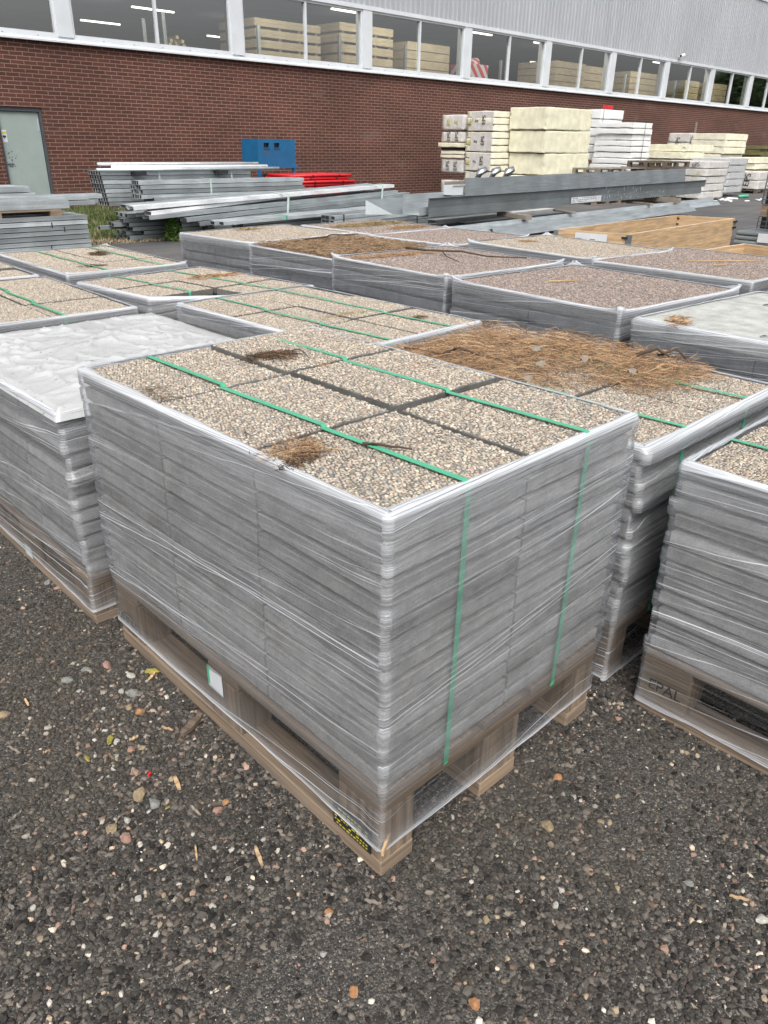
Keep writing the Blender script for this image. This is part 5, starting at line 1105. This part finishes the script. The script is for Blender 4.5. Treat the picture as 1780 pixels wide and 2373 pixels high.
# ------------------------------------------------------------------ timber frames
def tframe(label, cs, z1, z0=0, t=.03, split=.55):
    r = thing('open_timber_box', label, 'timber frame', (cs[0][0], cs[0][1], 0), 0, 'open timber frames'); c0 = Vector((*cs[0], 0))
    for i in range(4):
        a, c = Vector((*cs[i], 0))-c0, Vector((*cs[(i+1) % 4], 0))-c0; d = (c-a).normalized(); n_ = Vector((-d.y, d.x, 0))*t; zs = z0+(z1-z0)*(1-split)
        for zz0, zz1 in ((z0, zs-.003), (zs, z1)):
            b_ = MB(); P = [a, c-d*t, c-d*t+n_, a+n_]; Lx = (c-a).length
            lo = [(p.x, p.y, zz0) for p in P]; hi = [(p.x, p.y, zz1) for p in P]
            b_.quad(lo[::-1]); b_.quad(hi, mi=1)
            for k in range(4): b_.quad([lo[k], lo[(k+1) % 4], hi[(k+1) % 4], hi[k]])
            b_.build('plank', ['wood_new', 'wood_rim'], r)
        MB().box(a.x-.02, a.y-.02, z1-.16, a.x+.035, a.y+.035, z1-.01).build('corner_hinge', 'galv_d', r)
        for q in (.035, .12): MB().box(a.x+n_.x*1.2-.03, a.y+n_.y*1.2-.03, z1-q-.02, a.x+n_.x*1.2+.05, a.y+n_.y*1.2+.05, z1-q).build('hinge_bar', 'black', r)
    return r
f1 = tframe('long open spruce frame behind the beige slab pallet', [(8.39, 4.35), (12.05, 4.62), (11.8, 5.48), (8.15, 5.27)], .46, 0, .032, .66)
lb_ = MB().box(0, 0, 0, .003, .42, .14).build('label', 'label', f1); lb_.location = (-.09, .26, .30); lb_.rotation_euler.z = .25
for k in range(4): MB().box(-.002, .06+k*.09, .04+.02*(k % 2), -.001, .13+k*.09, .055+.02*(k % 2)).build('print', 'wood_grey', lb_)
f2 = tframe('shorter open spruce frame cut off at the right edge', [(7.35, 2.05), (8.55, 2.1), (8.72, 3.05), (7.5, 3.08)], .45, 0, .03, .66)
tag(MB().tube([(9.5, 5.0, .05), (9.9, 5.15, .26), (10.4, 5.1, .28), (10.9, 4.95, .06)], .05, 8).build('grey_roll', 'galv_d', None, True), 'grey roll lying inside the long timber frame', 'roll')
gbx = thing('wrapped_bundle', 'grey banded bundle with a white tag beside the long timber frame', 'bundle', (11.98, 3.95, 0), .0)
for k in range(4): MB().box(-.0+random.uniform(-.02, .02), 0, .02+k*.07, .7, .6, .02+k*.07+.062).build('sheet', 'galv_d', gbx, bevel=.02)
for x in (.2, .5): strap_mesh(gbx, [(x, -.03, 0), (x, -.03, .305), (x, .6, .31)], .03, 'black')
MB().box(-.035, .04, .15, -.025, .22, .28).build('tag', 'label', gbx)
# black grid crates on pallets at the right edge
def grid_crate(label, x, y, z, w, d, h, nx=7, nz=7):
    r = thing('profile_pack', label, 'grid pack', (x, y, z), 0, 'black grid ended packs at the right edge'); b_ = MB(); c = w/nx; e = h/nz; c2 = d/4
    for i in range(nx+1): b_.box(i*c-.006, 0, 0, i*c+.006, .5, h)
    for k in range(nz+1): b_.box(.006, .001, k*e-.006, w-.006, .5, k*e+.006)
    b_.build('front_grid', 'frame_d', r)
    MB().box(.06, .5, 0, w, d-.02, h).build('core', 'black', r); MB().box(.06, .008, .01, w-.01, .49, h-.01).build('core', 'black', r)
    b_ = MB()
    for k in range(nz+1): b_.box(-.02, .0, k*e-.006, -.0065, d, k*e+.006)
    for k in range(10): b_.box(-.0195, k*d/9-.006, 0, -.0065, k*d/9+.006, h)
    b_.build('side_grid', 'frame_d', r); return r
grid_crate('lower black grid ended pack at the right edge', 12.8, 3.3, .03, 1.2, 1.25, .43, 8, 6); loose_pallet('pallet between the two black grid packs', 12.8, 3.3, .465, 1.25, 1.2, .17, 0, 'pal')
grid_crate('upper black grid ended pack with a wooden board on top, right edge', 12.8, 3.3, .65, 1.2, 1.25, .47, 8, 7); tag(MB().box(12.78, 3.28, 1.125, 14.1, 4.5, 1.26).build('lid_board', 'wood_grey'), 'thick grey board on top of the upper black grid pack', 'board')
# ------------------------------------------------------------------ grass and weed
def blades(n, fn, x0, x1, y0, y1, hmin, hmax, w, pal):
    P = []
    while len(P) < n:
        x, y = random.uniform(x0, x1), random.uniform(y0, y1)
        if fn(x, y) > random.random()*.5: P.append((x, y, 0))
    P = np.array(P); a = rng.uniform(0, 6.28, n); h = rng.uniform(hmin, hmax, n); l = rng.uniform(.1, .6, n)*h
    s_ = np.c_[-np.sin(a), np.cos(a), a*0]*w; t_ = np.c_[np.cos(a)*l, np.sin(a)*l, h]; m_ = np.c_[np.cos(a)*l*.3, np.sin(a)*l*.3, h*.6]
    V = np.stack([P-s_, P+s_, P+m_-s_*.7, P+m_+s_*.7, P+t_], 1).reshape(-1, 3); f = np.array([(0, 1, 3), (0, 3, 2), (2, 3, 4)])
    Fc = (f[None]+(np.arange(n)*5)[:, None, None]).reshape(-1, 3); cc = np.repeat(pal[rng.integers(0, len(pal), n)]*rng.uniform(.6, 1.4, (n, 1)), 5, 0); return V, Fc, cc
GP = .75*np.array([(.08, .15, .03), (.12, .19, .045), (.06, .11, .03), (.2, .2, .08), (.3, .26, .14)])
def gfn(x, y):
    e = .45*mnoise(x*1.5, y*1.5, 3); return .95+e-max(0, (11.8-y)*.45)-max(0, x-6.2)*.5
V, Fc, cc = blades(26000, gfn, 1.5, 7.2, 11.2, 16.9, .03, .15, .006, GP)
tag(link('grass', rawmesh('grass', V, Fc, ['leaf'], cc, None, False)), 'rough green and straw coloured grass strip in front of the brick wall', 'grass', kind='stuff')
V, Fc, cc = blades(5000, lambda x, y: .8, 3, 6.0, 10.7, 12.2, .015, .05, .012, np.array([(.4, .33, .22), (.33, .27, .18), (.25, .2, .13)]))
tag(link('dry_straw', rawmesh('dry_straw', V, Fc, ['leaf'], cc, None, False)), 'dry straw along the edge of the asphalt by the grass', 'straw', kind='stuff')
wd = thing('green_weed', 'feathery green weed growing beside the dark steel block', 'weed', (5.52, 10.6, 0))
V, Fc, cc = [], [], []; n = 900; th = rng.uniform(0, 6.28, n); zz = rng.uniform(.02, .42, n); rr = .22*(1-zz/.5)*rng.uniform(0, 1, n)
P = np.c_[np.cos(th)*rr, np.sin(th)*rr, zz]; V, Fc, cc = stones(P, rng.uniform(.012, .03, n), (.15, .3), .3, np.array([(.12, .22, .05)])*rng.uniform(.5, 1.4, (n, 1)))
link('foliage', rawmesh('foliage', V, Fc, ['leaf'], cc, None, False), wd); MB().tube([(0, 0, 0), (.02, 0, .4)], [.008, .003], 5).build('stem', 'bark', wd)
